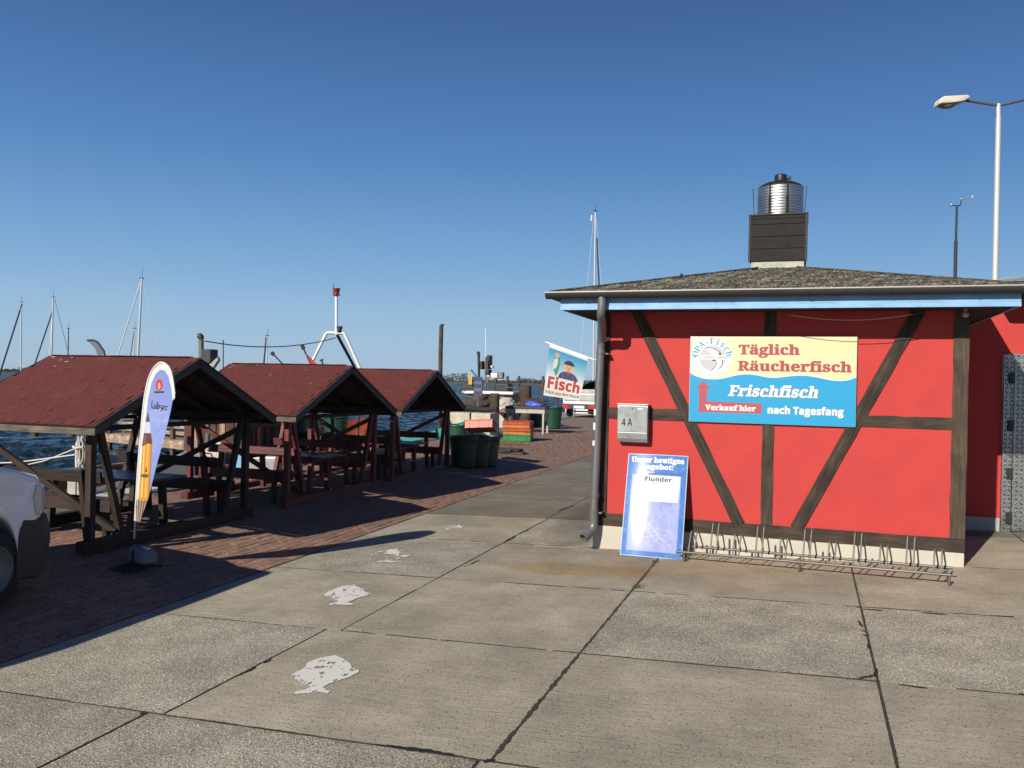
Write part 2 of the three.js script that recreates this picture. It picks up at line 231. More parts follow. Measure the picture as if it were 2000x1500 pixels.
{
  const xs = [EDGE, -3.53, -1.54, 0.48, 2.5, 4.5, 6.5, 8.5], zs = [1.6, -0.35, -2.3, -4.2, -6.07, -8.0, -9.97, -11.92, -13.87, -15.82, -17.77, -19.72, -21.67, -23.6];
  const mats = { r: [], t: [] };
  for (const [k, tints] of [['r', [1.14, 1.10, 1.18]], ['t', [0.67, 0.65, 0.69]]]) for (const q of tints) mats[k].push(S(lin(q * 1.0, q * 0.925, q * 0.76), { map: k === 'r' ? T.aggregate : T.trowelled, bumpMap: k === 'r' ? T.aggregateBump : T.trowelledBump, bumpScale: k === 'r' ? 0.006 : 0.004, roughness: 0.93, vertexColors: true }));
  const kind = { '2,0': 'r1', '2,1': 'r1', '2,2': 't0', '2,3': 't0', '3,0': 'r0', '3,1': 't0', '3,2': 't2', '3,3': 't0', '4,0': 't2', '4,1': 't2', '4,2': 'r0', '4,3': 'r2', '5,0': 'r1', '5,1': 't1', '5,2': 't0', '5,3': 't0' };
  for (let j = 0; j + 1 < zs.length; j++) for (let i = 0; i + 1 < xs.length; i++) {
    if (j >= 6 && i >= 2 && !(j < 8 && i >= 3)) continue;         // the kiosk stands there
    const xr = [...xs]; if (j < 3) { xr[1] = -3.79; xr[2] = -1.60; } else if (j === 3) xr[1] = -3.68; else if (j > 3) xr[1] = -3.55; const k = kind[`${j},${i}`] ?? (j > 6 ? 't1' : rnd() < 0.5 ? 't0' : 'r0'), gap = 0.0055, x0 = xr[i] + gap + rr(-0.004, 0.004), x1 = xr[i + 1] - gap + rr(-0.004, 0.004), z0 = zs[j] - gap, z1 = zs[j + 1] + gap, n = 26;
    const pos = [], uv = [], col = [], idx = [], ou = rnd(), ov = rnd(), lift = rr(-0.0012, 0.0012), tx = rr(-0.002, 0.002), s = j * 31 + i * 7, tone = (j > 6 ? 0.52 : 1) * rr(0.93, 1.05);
    const put = (u, v, drop) => {
      const chip = (t, q) => 0.003 + 0.014 * Math.pow(vn(t * 26 + q * 40, s, 999, 61), 3) * 2.2 + 0.03 * smooth(0.80, 0.92, vn(t * 9 + q * 30, s, 999, 67));
      let x = mix(x0, x1, u), z = mix(z0, z1, v);
      if (u === 0) x += chip(v, 0); if (u === 1) x -= chip(v, 1); if (v === 0) z -= chip(u, 2); if (v === 1) z += chip(u, 3);
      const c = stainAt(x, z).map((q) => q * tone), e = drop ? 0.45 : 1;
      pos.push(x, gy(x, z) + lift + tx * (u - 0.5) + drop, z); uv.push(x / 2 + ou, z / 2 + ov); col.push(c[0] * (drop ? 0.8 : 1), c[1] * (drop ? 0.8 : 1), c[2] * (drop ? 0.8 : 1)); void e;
    };
    const rows = [0, 0.002, ...Array.from({ length: n - 1 }, (_, q) => (q + 1) / n), 0.998, 1], m = rows.length;
    for (const v of rows) for (const u of rows) put(u, v, (u === 0 || u === 1 || v === 0 || v === 1) ? -0.0012 : 0);
    for (let b = 0; b + 1 < m; b++) for (let a = 0; a + 1 < m; a++) { const q = b * m + a; idx.push(q, q + 1, q + m, q + 1, q + m + 1, q + m); }
    const rim = []; for (let a = 0; a < m; a++) rim.push([a, 0]); for (let b = 1; b < m; b++) rim.push([m - 1, b]); for (let a = m - 2; a >= 0; a--) rim.push([a, m - 1]); for (let b = m - 2; b > 0; b--) rim.push([0, b]);
    const base = pos.length / 3; for (const [a, b] of rim) { const q = (b * m + a) * 3; pos.push(pos[q], pos[q + 1] - 0.05, pos[q + 2]); uv.push(uv[q / 3 * 2], uv[q / 3 * 2 + 1] + 0.03); col.push(col[q], col[q + 1], col[q + 2]); }
    for (let r = 0; r < rim.length; r++) { const r2 = (r + 1) % rim.length, A = rim[r][1] * m + rim[r][0], B = rim[r2][1] * m + rim[r2][0]; idx.push(A, base + r, B, B, base + r, base + r2); }
    const g = new THREE.BufferGeometry(); g.setAttribute('position', new THREE.Float32BufferAttribute(pos, 3)); g.setAttribute('uv', new THREE.Float32BufferAttribute(uv, 2)); g.setAttribute('color', new THREE.Float32BufferAttribute(col, 3)); g.setIndex(idx); g.computeVertexNormals();
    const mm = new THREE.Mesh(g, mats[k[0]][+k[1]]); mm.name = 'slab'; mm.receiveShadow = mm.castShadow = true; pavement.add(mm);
  }
  // tar and dirt filling broken joints, thin raised patches
  const patch = (px, py, qx_, qy, w, name = 'tar_patch', mat = M.tar, h = 0.005) => {
    const a = gp(px, py), b = gp(qx_, qy), d = b.clone().sub(a), L = d.length(), nrm = V(-d.z, 0, d.x).normalize(), n = Math.max(6, Math.round(L / 0.03)), up = [], dn = [];
    for (let i = 0; i <= n; i++) { const t = i / n, e = Math.sin(Math.PI * clamp(t * 0.96 + 0.02, 0, 1)) ** 0.4, wa = w * e * rr(0.25, 1), wb = w * e * rr(0.25, 1), p = a.clone().addScaledVector(d, t); up.push(p.clone().addScaledVector(nrm, wa)); dn.push(p.clone().addScaledVector(nrm, -wb)); }
    const loop = [...up, ...dn.reverse()], c = a.clone().add(b).multiplyScalar(0.5), s = new THREE.Shape(loop.map((p) => new THREE.Vector2(p.x - c.x, p.z - c.z))), g = new THREE.ExtrudeGeometry(s, { depth: 0.03, bevelEnabled: false });
    g.rotateX(Math.PI / 2); const P = g.attributes.position; for (let i = 0; i < P.count; i++) { const x = P.getX(i) + c.x, z = P.getZ(i) + c.z, y = P.getY(i); P.setXYZ(i, x, gy(x, z) + (y > -0.01 ? h : -0.03), z); } g.computeVertexNormals();
    obj(name, boxUV(g), mat, pavement);
  };
  for (const q of [[456, 1324, 500, 1304, .018], [515, 1296, 530, 1289, .012], [752, 1457, 792, 1463, .014], [760, 1458, 885, 1475, .03], [945, 1490, 965, 1484, .03], [1678, 1326, 1714, 1319, .022], [1708, 1322, 1712, 1306, .016], [1676, 1213, 1684, 1225, .02], [1682, 1232, 1690, 1234, .015], [1685, 1240, 1692, 1243, .015], [1694, 1258, 1698, 1268, .014], [1684, 1190, 1724, 1193, .02], [1800, 1197, 1850, 1201, .018], [1932, 1203, 1980, 1205, .014], [1754, 1337, 1810, 1345, .016], [1990, 1356, 2010, 1358, .02]]) patch(...q);
  for (const q of [[985, 1060, 1008, 1046, .03], [1013, 1043, 1032, 1035, .02], [920, 1102, 935, 1094, .012], [1090, 998, 1120, 988, .03]]) patch(...q);
  for (const q of [[812, 1053, 870, 1057, .03], [872, 1057, 950, 1060, .022], [1045, 1065, 1090, 1068, .03], [1092, 1068, 1130, 1070, .02], [680, 1226, 708, 1232, .022], [390, 1195, 470, 1208, .008], [905, 1107, 935, 1095, .02], [1840, 1142, 1852, 1143, .02]]) patch(...q, 'mortar_fill', S(lin(0.5, 0.46, 0.38), { map: T.trowelled, roughness: 0.95 }));
  // dirt and tar packed into the joints, following the slab edges, broken here and there
  const pack = (x0, z0, x1, z1, w, keep) => { const L = Math.hypot(x1 - x0, z1 - z0), dx = (x1 - x0) / L, dz = (z1 - z0) / L; let t = rr(0, 0.1); while (t < L - 0.08) { const len = Math.min(rr(0.12, 0.6), L - t); if (rnd() < keep) { const n = Math.max(5, Math.round(len / 0.025)), up = [], dn = []; for (let i = 0; i <= n; i++) { const q = t + len * i / n, e = Math.pow(Math.sin(Math.PI * (0.03 + 0.94 * i / n)), 0.4), a = w * e * rr(0.35, 1), c = w * e * rr(0.35, 1); up.push([x0 + dx * q - dz * a, z0 + dz * q + dx * a]); dn.push([x0 + dx * q + dz * c, z0 + dz * q - dx * c]); } const cx = x0 + dx * (t + len / 2), cz = z0 + dz * (t + len / 2), g = new THREE.ExtrudeGeometry(new THREE.Shape([...up, ...dn.reverse()].map(([x, z]) => new THREE.Vector2(x - cx, z - cz))), { depth: 0.02, bevelEnabled: false }).rotateX(Math.PI / 2), P = g.attributes.position; for (let i = 0; i < P.count; i++) { const x = P.getX(i) + cx, z = P.getZ(i) + cz, y = P.getY(i); P.setXYZ(i, x, gy(x, z) + (y > -0.01 ? 0.0035 : -0.02), z); } g.computeVertexNormals(); obj('joint_dirt', boxUV(g), jd, pavement); } t += len + rr(0, 0.1); } };
  const jd = S(lin(0.085, 0.073, 0.055), { map: T.granule, roughness: 1 });
  pack(-1.6, -2.4, -1.6, -4.2, 0.022, 0.95); pack(-1.54, -4.2, -1.54, -6.07, 0.022, 0.95); pack(-1.54, -6.07, -1.54, -8.0, 0.016, 0.9); pack(-1.54, -8.0, -1.54, -9.5, 0.014, 0.8);
  pack(0.48, -2.6, 0.48, -9.0, 0.011, 0.75); pack(-3.68, -4.2, -3.68, -6.07, 0.008, 0.5); pack(-3.55, -6.07, -3.55, -12, 0.009, 0.6); pack(-3.79, -2.3, -3.79, -4.2, 0.009, 0.7);
  for (const z of [-4.2, -6.07, -8.0]) pack(EDGE, z, 4.4, z, 0.008, 0.6); pack(-3.5, -4.2, -1.6, -4.2, 0.014, 0.5);
  // moss and small weeds rooted in the long joint
  const blades = []; const weed = (px, py, n, r, h) => { const c = gp(px, py); for (let i = 0; i < n; i++) { const x = c.x + rr(-r, r), z = c.z + rr(-r, r) * 1.3, y = gy(x, z) - 0.006, a = rr(0, 6.28), q = rr(0.4, 1) * h, w = 0.004; const g = new THREE.BufferGeometry(), dx = Math.cos(a), dz = Math.sin(a), b = rr(0.3, 1.2) * q; g.setAttribute('position', new THREE.Float32BufferAttribute([x - dz * w, y, z + dx * w, x + dz * w, y, z - dx * w, x + dx * b, y + q, z + dz * b], 3)); g.setAttribute('uv', new THREE.Float32BufferAttribute([0, 0, 1, 0, 0.5, 1], 2)); g.computeVertexNormals(); blades.push(g); } };
  for (let t = 0; t < 1; t += 0.03) weed(mix(1283, 1236, t), mix(1096, 1152, t), 8, 0.02, 0.022);
  weed(1246, 1147, 90, 0.05, 0.035); weed(1280, 1098, 50, 0.035, 0.035); for (let t = 0; t < 1; t += 0.05) weed(mix(1668, 1690, t), mix(1135, 1190, t), 9, 0.02, 0.02);
  for (let t = 0; t < 1; t += 0.02) weed(mix(1235, 1140, t), mix(1154, 1274, t), 4, 0.012, 0.014);
  const w = obj('weeds', blades, M.mossGreen, pavement); w.userData.kind = 'stuff';
}
// brick strip: courses running along the quay
const brickPaving = struct('brick_paving', 'reddish brick paving laid in courses along the quay');
{
  sheet([qx, EDGE - 1.7, EDGE - 0.02], [1.6, -4, -8, -13, -20, -29], -0.0075, S(lin(0.2, 0.15, 0.115), { map: T.granule, roughness: 1 }), 'joint_fill', brickPaving);
  const brickMats = [[0.55, 0.325, 0.235], [0.50, 0.30, 0.215], [0.56, 0.36, 0.265], [0.45, 0.285, 0.21]].map((c) => S(lin(...c), { map: T.brick, roughness: 0.9 }));
  const shapes = Array.from({ length: 6 }, () => { const g = boxUV(new THREE.BoxGeometry(0.096, 0.06, 0.196)); const P = g.attributes.position; for (let i = 0; i < P.count; i++) if (P.getY(i) > 0) { P.setX(i, P.getX(i) * 0.955); P.setZ(i, P.getZ(i) * 0.975); } g.computeVertexNormals(); return g; });
  const list = [], up = V(0, 1, 0);
  for (let i = 0; i < 48; i++) { const x = EDGE - 0.07 - i * 0.1; for (let j = 0; j < 146; j++) { const z = 1.5 - j * 0.2 - (i & 1) * 0.1; if (x < qx(z) + 0.4) continue;
    const nrm = V(-(gy(x + 0.03, z) - gy(x - 0.03, z)) / 0.06, 1, -(gy(x, z + 0.05) - gy(x, z - 0.05)) / 0.1).normalize();
    const q = new THREE.Quaternion().setFromUnitVectors(up, nrm).multiply(new THREE.Quaternion().setFromEuler(new THREE.Euler(rr(-.012, .012), rr(-.012, .012), rr(-.02, .02))));
    const p = V(x + rr(-.002, .002), gy(x, z) - 0.03 + rr(-.003, .0025), z), s = p.clone().project(camera), hid = x < -6.2 && z > -6.9;
    list.push({ p, q, d: p.distanceTo(EYE), inside: Math.abs(s.x) < 0.99 && Math.abs(s.y) < 0.99 && s.z < 1 && !hid }); } }
  list.sort((a, b) => a.d - b.d); let left = 300; const rest = [];
  for (const b of list) { if (b.inside && left-- > 0) { const m = new THREE.Mesh(shapes[Math.floor(rnd() * 6)], brickMats[Math.floor(rnd() * 4)]); m.name = 'brick'; m.position.copy(b.p); m.quaternion.copy(b.q); m.castShadow = m.receiveShadow = true; brickPaving.add(m); } else rest.push(b); }
  const inst = new THREE.InstancedMesh(shapes[0], S(lin(1, 1, 1), { map: T.brick, roughness: 0.9 }), rest.length), mt = new THREE.Matrix4(), one = V(1, 1, 1);
  rest.forEach((b, i) => { inst.setMatrixAt(i, mt.compose(b.p, b.q, one)); inst.setColorAt(i, brickMats[Math.floor(rnd() * 4)].color); });
  inst.name = 'bricks'; inst.userData.kind = 'stuff'; inst.castShadow = inst.receiveShadow = true; brickPaving.add(inst);
  const far = sheet([qx, -7.2, EDGE, -2, 9.2], [-27.6, -29, -40, -78], -0.006, S(lin(0.42, 0.31, 0.24), { map: rep(T.brick, 3, 6), roughness: 0.92 }), 'far_bricks', brickPaving); far.userData.label = 'brick paving further down the quay';
  sheet([EDGE, -2, 9.2], [-23.62, -27.6], -0.006, far.material, 'far_bricks', brickPaving);
}
const quay = struct('quay_wall', 'grey concrete quay edge above the water');
{
  const cm = S(lin(0.42, 0.39, 0.32), { map: T.aggregate, bumpMap: T.aggregateBump, bumpScale: 0.005, roughness: 0.95 });
  for (let z = 5; z > -78; z -= 2) { const a = V(qx(z) + 0.2, gy(qx(z) + 0.2, z) - 0.11, z - 0.006), b = V(qx(z - 2) + 0.2, gy(qx(z - 2) + 0.2, z - 2) - 0.11, z - 1.994); obj('coping_stone', bar(a, b, 0.4, 0.24, V(0, 1, 0), 0.012), cm, quay); }
  const wall = []; for (let z = 5; z > -78; z -= 4) wall.push(boxUV(bar(V(qx(z) + 0.35, -1.3, z), V(qx(z - 4) + 0.35, -1.3, z - 4), 0.5, 2.5, V(0, 1, 0), 0.01)));
  obj('wall_face', wall, S(lin(0.14, 0.13, 0.1), { map: T.aggregate, roughness: 0.95 }), quay);
  obj('wall_face', box(300, 2.5, 0.5, 140, -1.3, -78.3), S(lin(0.14, 0.13, 0.1), { map: T.aggregate, roughness: 0.95 }), quay);
}
const WATER = -0.75;
{
  const wm = new THREE.MeshPhysicalMaterial({ color: lin(0.012, 0.026, 0.036), roughness: 0.09, ior: 1.33, bumpMap: rep(T.ripple, 1, 1), bumpScale: 0.3 });
  const hgt = (x, z) => { const u = x * 0.8 + z * 0.6, v = -x * 0.6 + z * 0.8; const n1 = vn(u * 0.75 + 500, v * 0.32 + 500, 4096, 3), n2 = vn(u * 1.9 + 500 + n1, v * 0.9 + 500, 4096, 5), n3 = vn(u * 4.2 + 500, v * 2.4 + 500, 4096, 9); return 0.36 * (n1 - 0.5) + 0.3 * (Math.abs(n2 - 0.5) * -2 + 0.5) + 0.15 * (n3 - 0.5); };
  const pos = [], uv = [], idx = [], nx = 330, nz = 420;
  for (let j = 0; j <= nz; j++) for (let i = 0; i <= nx; i++) { const s = i / nx, x = -9.3 - 16 * s - 150 * s * s * s, z = 12 - 190 * Math.pow(j / nz, 1.6); pos.push(x, WATER + hgt(x, z) * (1 - 0.6 * s), z); uv.push(x / 2.5, z / 2.5); }
  for (let j = 0; j < nz; j++) for (let i = 0; i < nx; i++) { const a = j * (nx + 1) + i; idx.push(a, a + nx + 1, a + 1, a + 1, a + nx + 1, a + nx + 2); }
  const g = new THREE.BufferGeometry(); g.setAttribute('position', new THREE.Float32BufferAttribute(pos, 3)); g.setAttribute('uv', new THREE.Float32BufferAttribute(uv, 2)); g.setIndex(idx); g.computeVertexNormals();
  wm.side = THREE.DoubleSide;
  const near = obj('water', g, wm); near.userData.kind = 'structure';
  const far = new THREE.PlaneGeometry(6000, 6000).rotateX(-Math.PI / 2).translate(0, WATER - 0.2, -2000); { const p = far.attributes.position, u = far.attributes.uv; for (let i = 0; i < p.count; i++) u.setXY(i, p.getX(i) / 9, p.getZ(i) / 9); }
  const fw = obj('water', far, new THREE.MeshPhysicalMaterial({ color: lin(0.015, 0.03, 0.045), roughness: 0.3, ior: 1.33, bumpMap: rep(T.ripple, 1, 1), bumpScale: 2.2 })); fw.userData.kind = 'structure';
}
{ // the far shore: a low bank with reeds, and woods
  const dist = 900, pol = (px, d, y) => { const r = ray(px, 740); return V(r.x, 0, r.z).normalize().multiplyScalar(d).setY(y); };
  const bank = []; for (const [d, y] of [[dist, WATER], [dist + 4, 0.6], [dist + 60, 1.3], [dist + 900, 2.5]]) bank.push([d, y]);
  const g = quadGrid((u, v) => { const px = mix(-900, 2600, u), k = Math.min(3, Math.floor(v * 3.001)), [d, y] = bank[k]; return pol(px, d + 40 * (vn(u * 60, 3, 999, 3) - 0.5), y + (k ? 0.8 * vn(u * 200, k, 999, 5) : 0)); }, 220, 3);
  const s = obj('far_shore', g, S(lin(0.075, 0.072, 0.042), { roughness: 1, side: THREE.DoubleSide })); s.userData.kind = 'structure';
  const leaf = new THREE.TetrahedronGeometry(1, 0), N = 46000, inst = new THREE.InstancedMesh(leaf, S(lin(0.018, 0.028, 0.019), { roughness: 1 }), N), m = new THREE.Matrix4(), q = new THREE.Quaternion(), e = new THREE.Euler(), c = new THREE.Color();
  const crowns = []; for (let px = -880; px < 2580; px += rr(1.2, 3.4)) { const k = vn(px / 45 + 60, 3, 999, 9); const h = k < 0.3 ? rr(2.5, 4) : rr(3.5, 6.5) + (px > 880 && px < 912 ? 4.5 : 0) + (px > 860 && px < 880 ? 1.5 : 0); crowns.push([px, rr(dist + 15, dist + 55), h, rr(0.45, 0.75) * h]); }
  for (let i = 0; i < N; i++) { const [px, d, h, w] = crowns[Math.floor(rnd() * crowns.length)], a = rr(0, 6.28), t = Math.sqrt(rnd()), y = 0.5 + h * Math.pow(rnd(), 1.15), f = Math.sqrt(Math.max(0.08, 1 - Math.pow((y / h - 0.45) / 0.65, 2))); const p = pol(px, d, y); p.x += Math.cos(a) * t * w * f; p.z += Math.sin(a) * t * w * f; m.compose(p, q.setFromEuler(e.set(rr(0, 6), rr(0, 6), 0)), V(1, 1, 1).multiplyScalar(rr(0.45, 1.0))); inst.setMatrixAt(i, m); inst.setColorAt(i, c.setRGB(rr(0.7, 1.3), rr(0.8, 1.2), rr(0.7, 1.2))); }
  inst.name = 'far_woodland'; inst.castShadow = inst.receiveShadow = true; inst.userData = { kind: 'stuff', label: 'line of dark trees on the far shore across the water', category: 'trees' }; scene.add(inst);
}

// ------------------------------------------------------------------ the red timber-framed kiosk
const rebase = (o, p) => { o.position.copy(p); for (const c of o.children) c.position.sub(p); return o; };
const FZ = -9.95, AP = V(-0.4, 3.62, -11.88);
{
  const k = thing('fish_kiosk', 'red plastered kiosk with dark timber framing, mossy hipped roof and blue fascia boards', 'building');
  obj('wall', box(3.96, 2.56, 4.2, -0.405, 1.58, FZ - 0.018 - 2.1), M.redPlaster, k);
  obj('plinth', [rbox(3.985, 0.6, 4.22, -0.405, 0.008, FZ + 0.003 - 2.11, 0.008)], M.cream, k);
  const beam = (a, b, w, mat, r = 0.006) => obj('beam', hewn(a, b, w, 0.05, V(0, 0, 1)), mat, k), zc = FZ - 0.024;
  beam(V(-2.395, 0.3835, zc), V(1.59, 0.3835, zc), 0.145, M.oldTimber2);                                            // sill
  obj('beam', hewn(V(1.518, 0.458, zc - 0.05), V(1.518, 2.86, zc - 0.05), 0.148, 0.15, V(0, 0, 1)), M.oldTimber, k);  // right corner post
  obj('beam', bar(V(-2.318, 0.458, zc - 0.05), V(-2.318, 2.86, zc - 0.05), 0.155, 0.15, V(0, 0, 1)), M.oldTimber2, k);
  beam(V(-0.408, 0.458, zc + 0.002), V(-0.408, 2.86, zc + 0.002), 0.125, M.oldTimber3);
  beam(V(-1.93, 2.88, zc + 0.004), V(-0.70, 0.44, zc + 0.004), 0.128, M.oldTimber3);
  beam(V(1.115, 2.88, zc + 0.004), V(-0.085, 0.44, zc + 0.004), 0.135, M.oldTimber);
  beam(V(-2.24, 1.66, zc - 0.002), V(-1.33, 1.66, zc - 0.002), 0.135, M.oldTimber2);
  beam(V(0.53, 1.66, zc - 0.002), V(1.444, 1.66, zc - 0.002), 0.125, M.oldTimber3);
  // eaves
  obj('soffit', box(4.66, 0.02, 4.72, -0.39, 2.868, -11.83), M.soffit, k);
  for (const [a, b] of [[V(-2.72, 0, -9.462), V(1.955, 0, -9.462)], [V(-2.708, 0, -9.478), V(-2.708, 0, -14.2)], [V(1.943, 0, -9.478), V(1.943, 0, -14.2)]]) {
    const y = (p, q) => p.clone().setY(q); obj('fascia_board', [bar(y(a, 2.94), y(b, 2.94), 0.024, 0.185, V(0, 1, 0), 0.003)], M.blueFascia, k);
  }
  obj('fascia_board', bar(V(-2.72, 2.868, -9.447), V(1.955, 2.868, -9.447), 0.012, 0.042, V(0, 1, 0), 0.002), M.blueFascia, k);
  const gut = (a, b, out) => { // half-round gutter with rolled lip
    const d = b.clone().sub(a), r = 0.068, g = quadGrid((u, v) => { const t = -0.05 + v * (Math.PI + 0.1); return a.clone().addScaledVector(d, u).addScaledVector(out, r * Math.cos(t)).add(V(0, -r * Math.sin(t), 0)); }, 1, 14, 2);
    const lip = cyl(a.clone().addScaledVector(out, r).add(V(0, 0.004, 0)), b.clone().addScaledVector(out, r).add(V(0, 0.004, 0)), 0.011, 0.011, 8);
    const e = obj('gutter', g, new THREE.MeshStandardMaterial().copy(M.zinc), k); e.material.side = THREE.DoubleSide; obj('gutter_lip', lip, M.zincLight, e);
    return e;
  };
  const g1 = gut(V(-2.87, 3.035, -9.382), V(2.17, 3.035, -9.382), V(0, 0, 1)); gut(V(-2.80, 3.035, -9.40), V(-2.80, 3.035, -14.3), V(-1, 0, 0)); gut(V(2.10, 3.035, -9.40), V(2.10, 3.035, -12.38), V(1, 0, 0));
  for (const px of [1140, 1282, 1423, 1580, 1742, 1912]) { const p = at(px, 575, { z: -9.31 }); obj('gutter_bracket', quadGrid((u, v) => { const t = v * Math.PI; return V(p.x + (u - 0.5) * 0.022, 3.036 - 0.072 * Math.sin(t), -9.382 + 0.072 * Math.cos(t)); }, 1, 12), g1.material, k); }
  // hipped roof with weathered shingles
  const hw = 2.43, ey = 3.05, ez = -9.41, run = ez - AP.z, sl = Math.hypot(run, AP.y - ey);
  const cor = [V(AP.x - hw, ey, ez), V(AP.x + hw, ey, ez), V(AP.x + hw, ey, ez - 2 * run), V(AP.x - hw, ey, ez - 2 * run)];
  const tri = new THREE.BufferGeometry(), tp = [], tu = []; for (let i = 0; i < 4; i++) { const a = cor[i], b = cor[(i + 1) % 4]; for (const p of [a, b, AP]) { tp.push(p.x, p.y, p.z); tu.push(p.x + p.y, p.z - p.y); } }
  tri.setAttribute('position', new THREE.Float32BufferAttribute(tp, 3)); tri.setAttribute('uv', new THREE.Float32BufferAttribute(tu, 2)); tri.computeVertexNormals();
  const mossM = [[1.22, 1.2, 1.12], [1.02, 1.01, 0.97], [1.5, 1.46, 1.34], [0.72, 0.72, 0.7], [1.15, 1.1, 0.97]].map((c) => S(lin(...c), { map: T.moss, bumpMap: T.granuleBump, bumpScale: 0.006, roughness: 0.95, side: THREE.DoubleSide }));
  const roof = obj('roof', [tri, boxUV(new THREE.BoxGeometry(2 * hw, 0.02, 2 * run)).translate(AP.x, ey - 0.012, ez - run)], mossM[1], k);
  const ang = Math.atan2(AP.y - ey, run), sg = Array.from({ length: 8 }, () => { const w = rr(0.19, 0.2), g = boxUV(new THREE.BoxGeometry(w, 0.009, 0.2, 4, 1, 1)); const P = g.attributes.position; const j = [0, 0, 0, 0, 0].map(() => rr(-0.012, 0.008)), u = [0, 0, 0, 0, 0].map(() => rr(-0.004, 0.006)); for (let i = 0; i < P.count; i++) if (P.getZ(i) > 0) { const c = Math.round((P.getX(i) / w + 0.5) * 4); P.setZ(i, P.getZ(i) + j[c]); P.setY(i, P.getY(i) + u[c]); } g.computeVertexNormals(); return g; });
  for (let r = 0; r < 18; r++) { const s = 0.06 + r * 0.139, half = hw * (1 - s / sl) - 0.03; for (let x = -half + (r % 2) * 0.1 + rr(-0.03, 0); x < half; x += 0.2) { const xx = clamp(x + 0.1, -half + 0.06, half - 0.06); if (half < 0.1) continue; const m = new THREE.Mesh(sg[Math.floor(rnd() * 8)], mossM[rnd() < 0.25 ? 3 : Math.floor(rnd() * 5)]); m.name = 'shingle'; m.castShadow = m.receiveShadow = true; m.position.set(AP.x + xx, ey + s * Math.sin(ang) + 0.008 + rr(0, 0.004), ez - s * Math.cos(ang)); m.rotation.set(ang - 0.05 + rr(-0.015, 0.015), rr(-0.03, 0.03), rr(-0.012, 0.012)); roof.add(m); } }
  for (const c of cor) obj('hip_cap', bar(c.clone().lerp(AP, 0.0).add(V(0, 0.012, 0)), AP.clone().add(V(0, 0.02, 0)), 0.12, 0.02, V(0, 1, 0), 0.008), mossM[3], roof);
  obj('vent_stub', [cyl(at(1331, 545, { z: -10.9 }), at(1331, 535, { z: -10.9 }), 0.008), cyl(at(1328, 536, { z: -10.9 }), at(1334, 536, { z: -10.9 }), 0.012)], M.black, roof);
  // chimney: clad box with a ribbed steel flue
  const cx = -0.405, cz = -11.88, ch = obj('chimney', box(0.66, 0.9, 0.64, cx, 3.78, cz), M.whiteOld, k);
  for (const [y0, y1] of [[3.655, 3.808], [3.815, 3.968], [3.975, 4.128], [4.135, 4.2], [4.205, 4.245]]) { obj('board', rbox(0.69, y1 - y0, 0.02, cx, (y0 + y1) / 2, cz + 0.335, 0.004), M.cladding, ch); }
  for (const s of [-1, 1]) { obj('board', rbox(0.02, 0.59, 0.66, cx + s * 0.342, 3.95, cz, 0.004), M.cladding, ch); obj('corner_trim', rbox(0.03, 0.6, 0.03, cx + s * 0.352, 3.945, cz + 0.34, 0.004), M.claddingTrim, ch); }
  obj('cover_sheet', rbox(0.74, 0.02, 0.72, cx, 4.258, cz, 0.006), M.claddingTrim, ch);
  const prof = []; for (let i = 0; i <= 88; i++) { const y = i / 88 * 0.40; prof.push([0.292 + 0.006 * Math.pow(Math.abs(Math.cos(i / 8 * Math.PI)), 6), 4.268 + y]); }
  obj('flue', lathe(prof, 48).translate(cx + 0.01, 0, cz), M.steel, ch);
  obj('flue_cap', lathe([[0, 4.85], [0.068, 4.85], [0.08, 4.835], [0.08, 4.765], [0.11, 4.75], [0.2, 4.73], [0.262, 4.70], [0.285, 4.672], [0.28, 4.655], [0, 4.655]], 32).translate(cx + 0.01, 0, cz), M.black, ch);
  obj('fan_motor', [rbox(0.1, 0.045, 0.06, cx + 0.09, 4.805, cz, 0.01)], M.black, ch);
  for (const a of [-0.42, 0.33]) { const p = (r, y) => V(cx + 0.01 + Math.sin(a) * r, y, cz + Math.cos(a) * r); obj('strap', [bar(p(0.302, 4.268), p(0.302, 4.52), 0.034, 0.008, V(Math.sin(a), 0, Math.cos(a)), 0.002), bar(p(0.304, 4.5), p(0.304, 4.67), 0.018, 0.008, V(Math.sin(a), 0, Math.cos(a)), 0.002)], M.darkTimber, ch); }
  for (const s of [-1, 1]) obj('guy_rod', tube([V(cx + s * 0.31, 4.26, cz + 0.06), V(cx + s * 0.325, 4.4, cz + 0.06), V(cx + s * 0.34, 4.67, cz + 0.06)], 0.006, 8, 6), M.black, ch);
  // downpipe at the left corner
  const dp = obj('downpipe', tube([V(-2.215, 3.0, -9.385), V(-2.215, 2.86, -9.385), V(-2.225, 2.79, -9.40), V(-2.275, 2.62, -9.70), V(-2.315, 2.52, -9.82), V(-2.325, 2.42, -9.845), V(-2.335, 2.0, -9.845), V(-2.35, 1.2, -9.845), V(-2.365, 0.5, -9.845)], 0.049, 60, 16), M.pipe, k);
  obj('shoe', tube([V(-2.365, 0.5, -9.845), V(-2.366, 0.33, -9.845), V(-2.385, 0.26, -9.81), V(-2.43, 0.2, -9.73), V(-2.45, 0.18, -9.70)], 0.055, 20, 16), M.pipe, dp);
  for (const [x, y] of [[-2.325, 2.38], [-2.36, 0.68], [-2.365, 0.5]]) obj('collar', cyl(V(x, y - 0.025, -9.845), V(x, y + 0.025, -9.845), 0.055, 0.055, 18), M.pipe, dp);
  for (const [x, y] of [[-2.325, 2.36], [-2.365, 0.47]]) obj('clamp', [rbox(0.04, 0.02, 0.1, x + 0.075, y, -9.89, 0.004)], M.galv, dp);
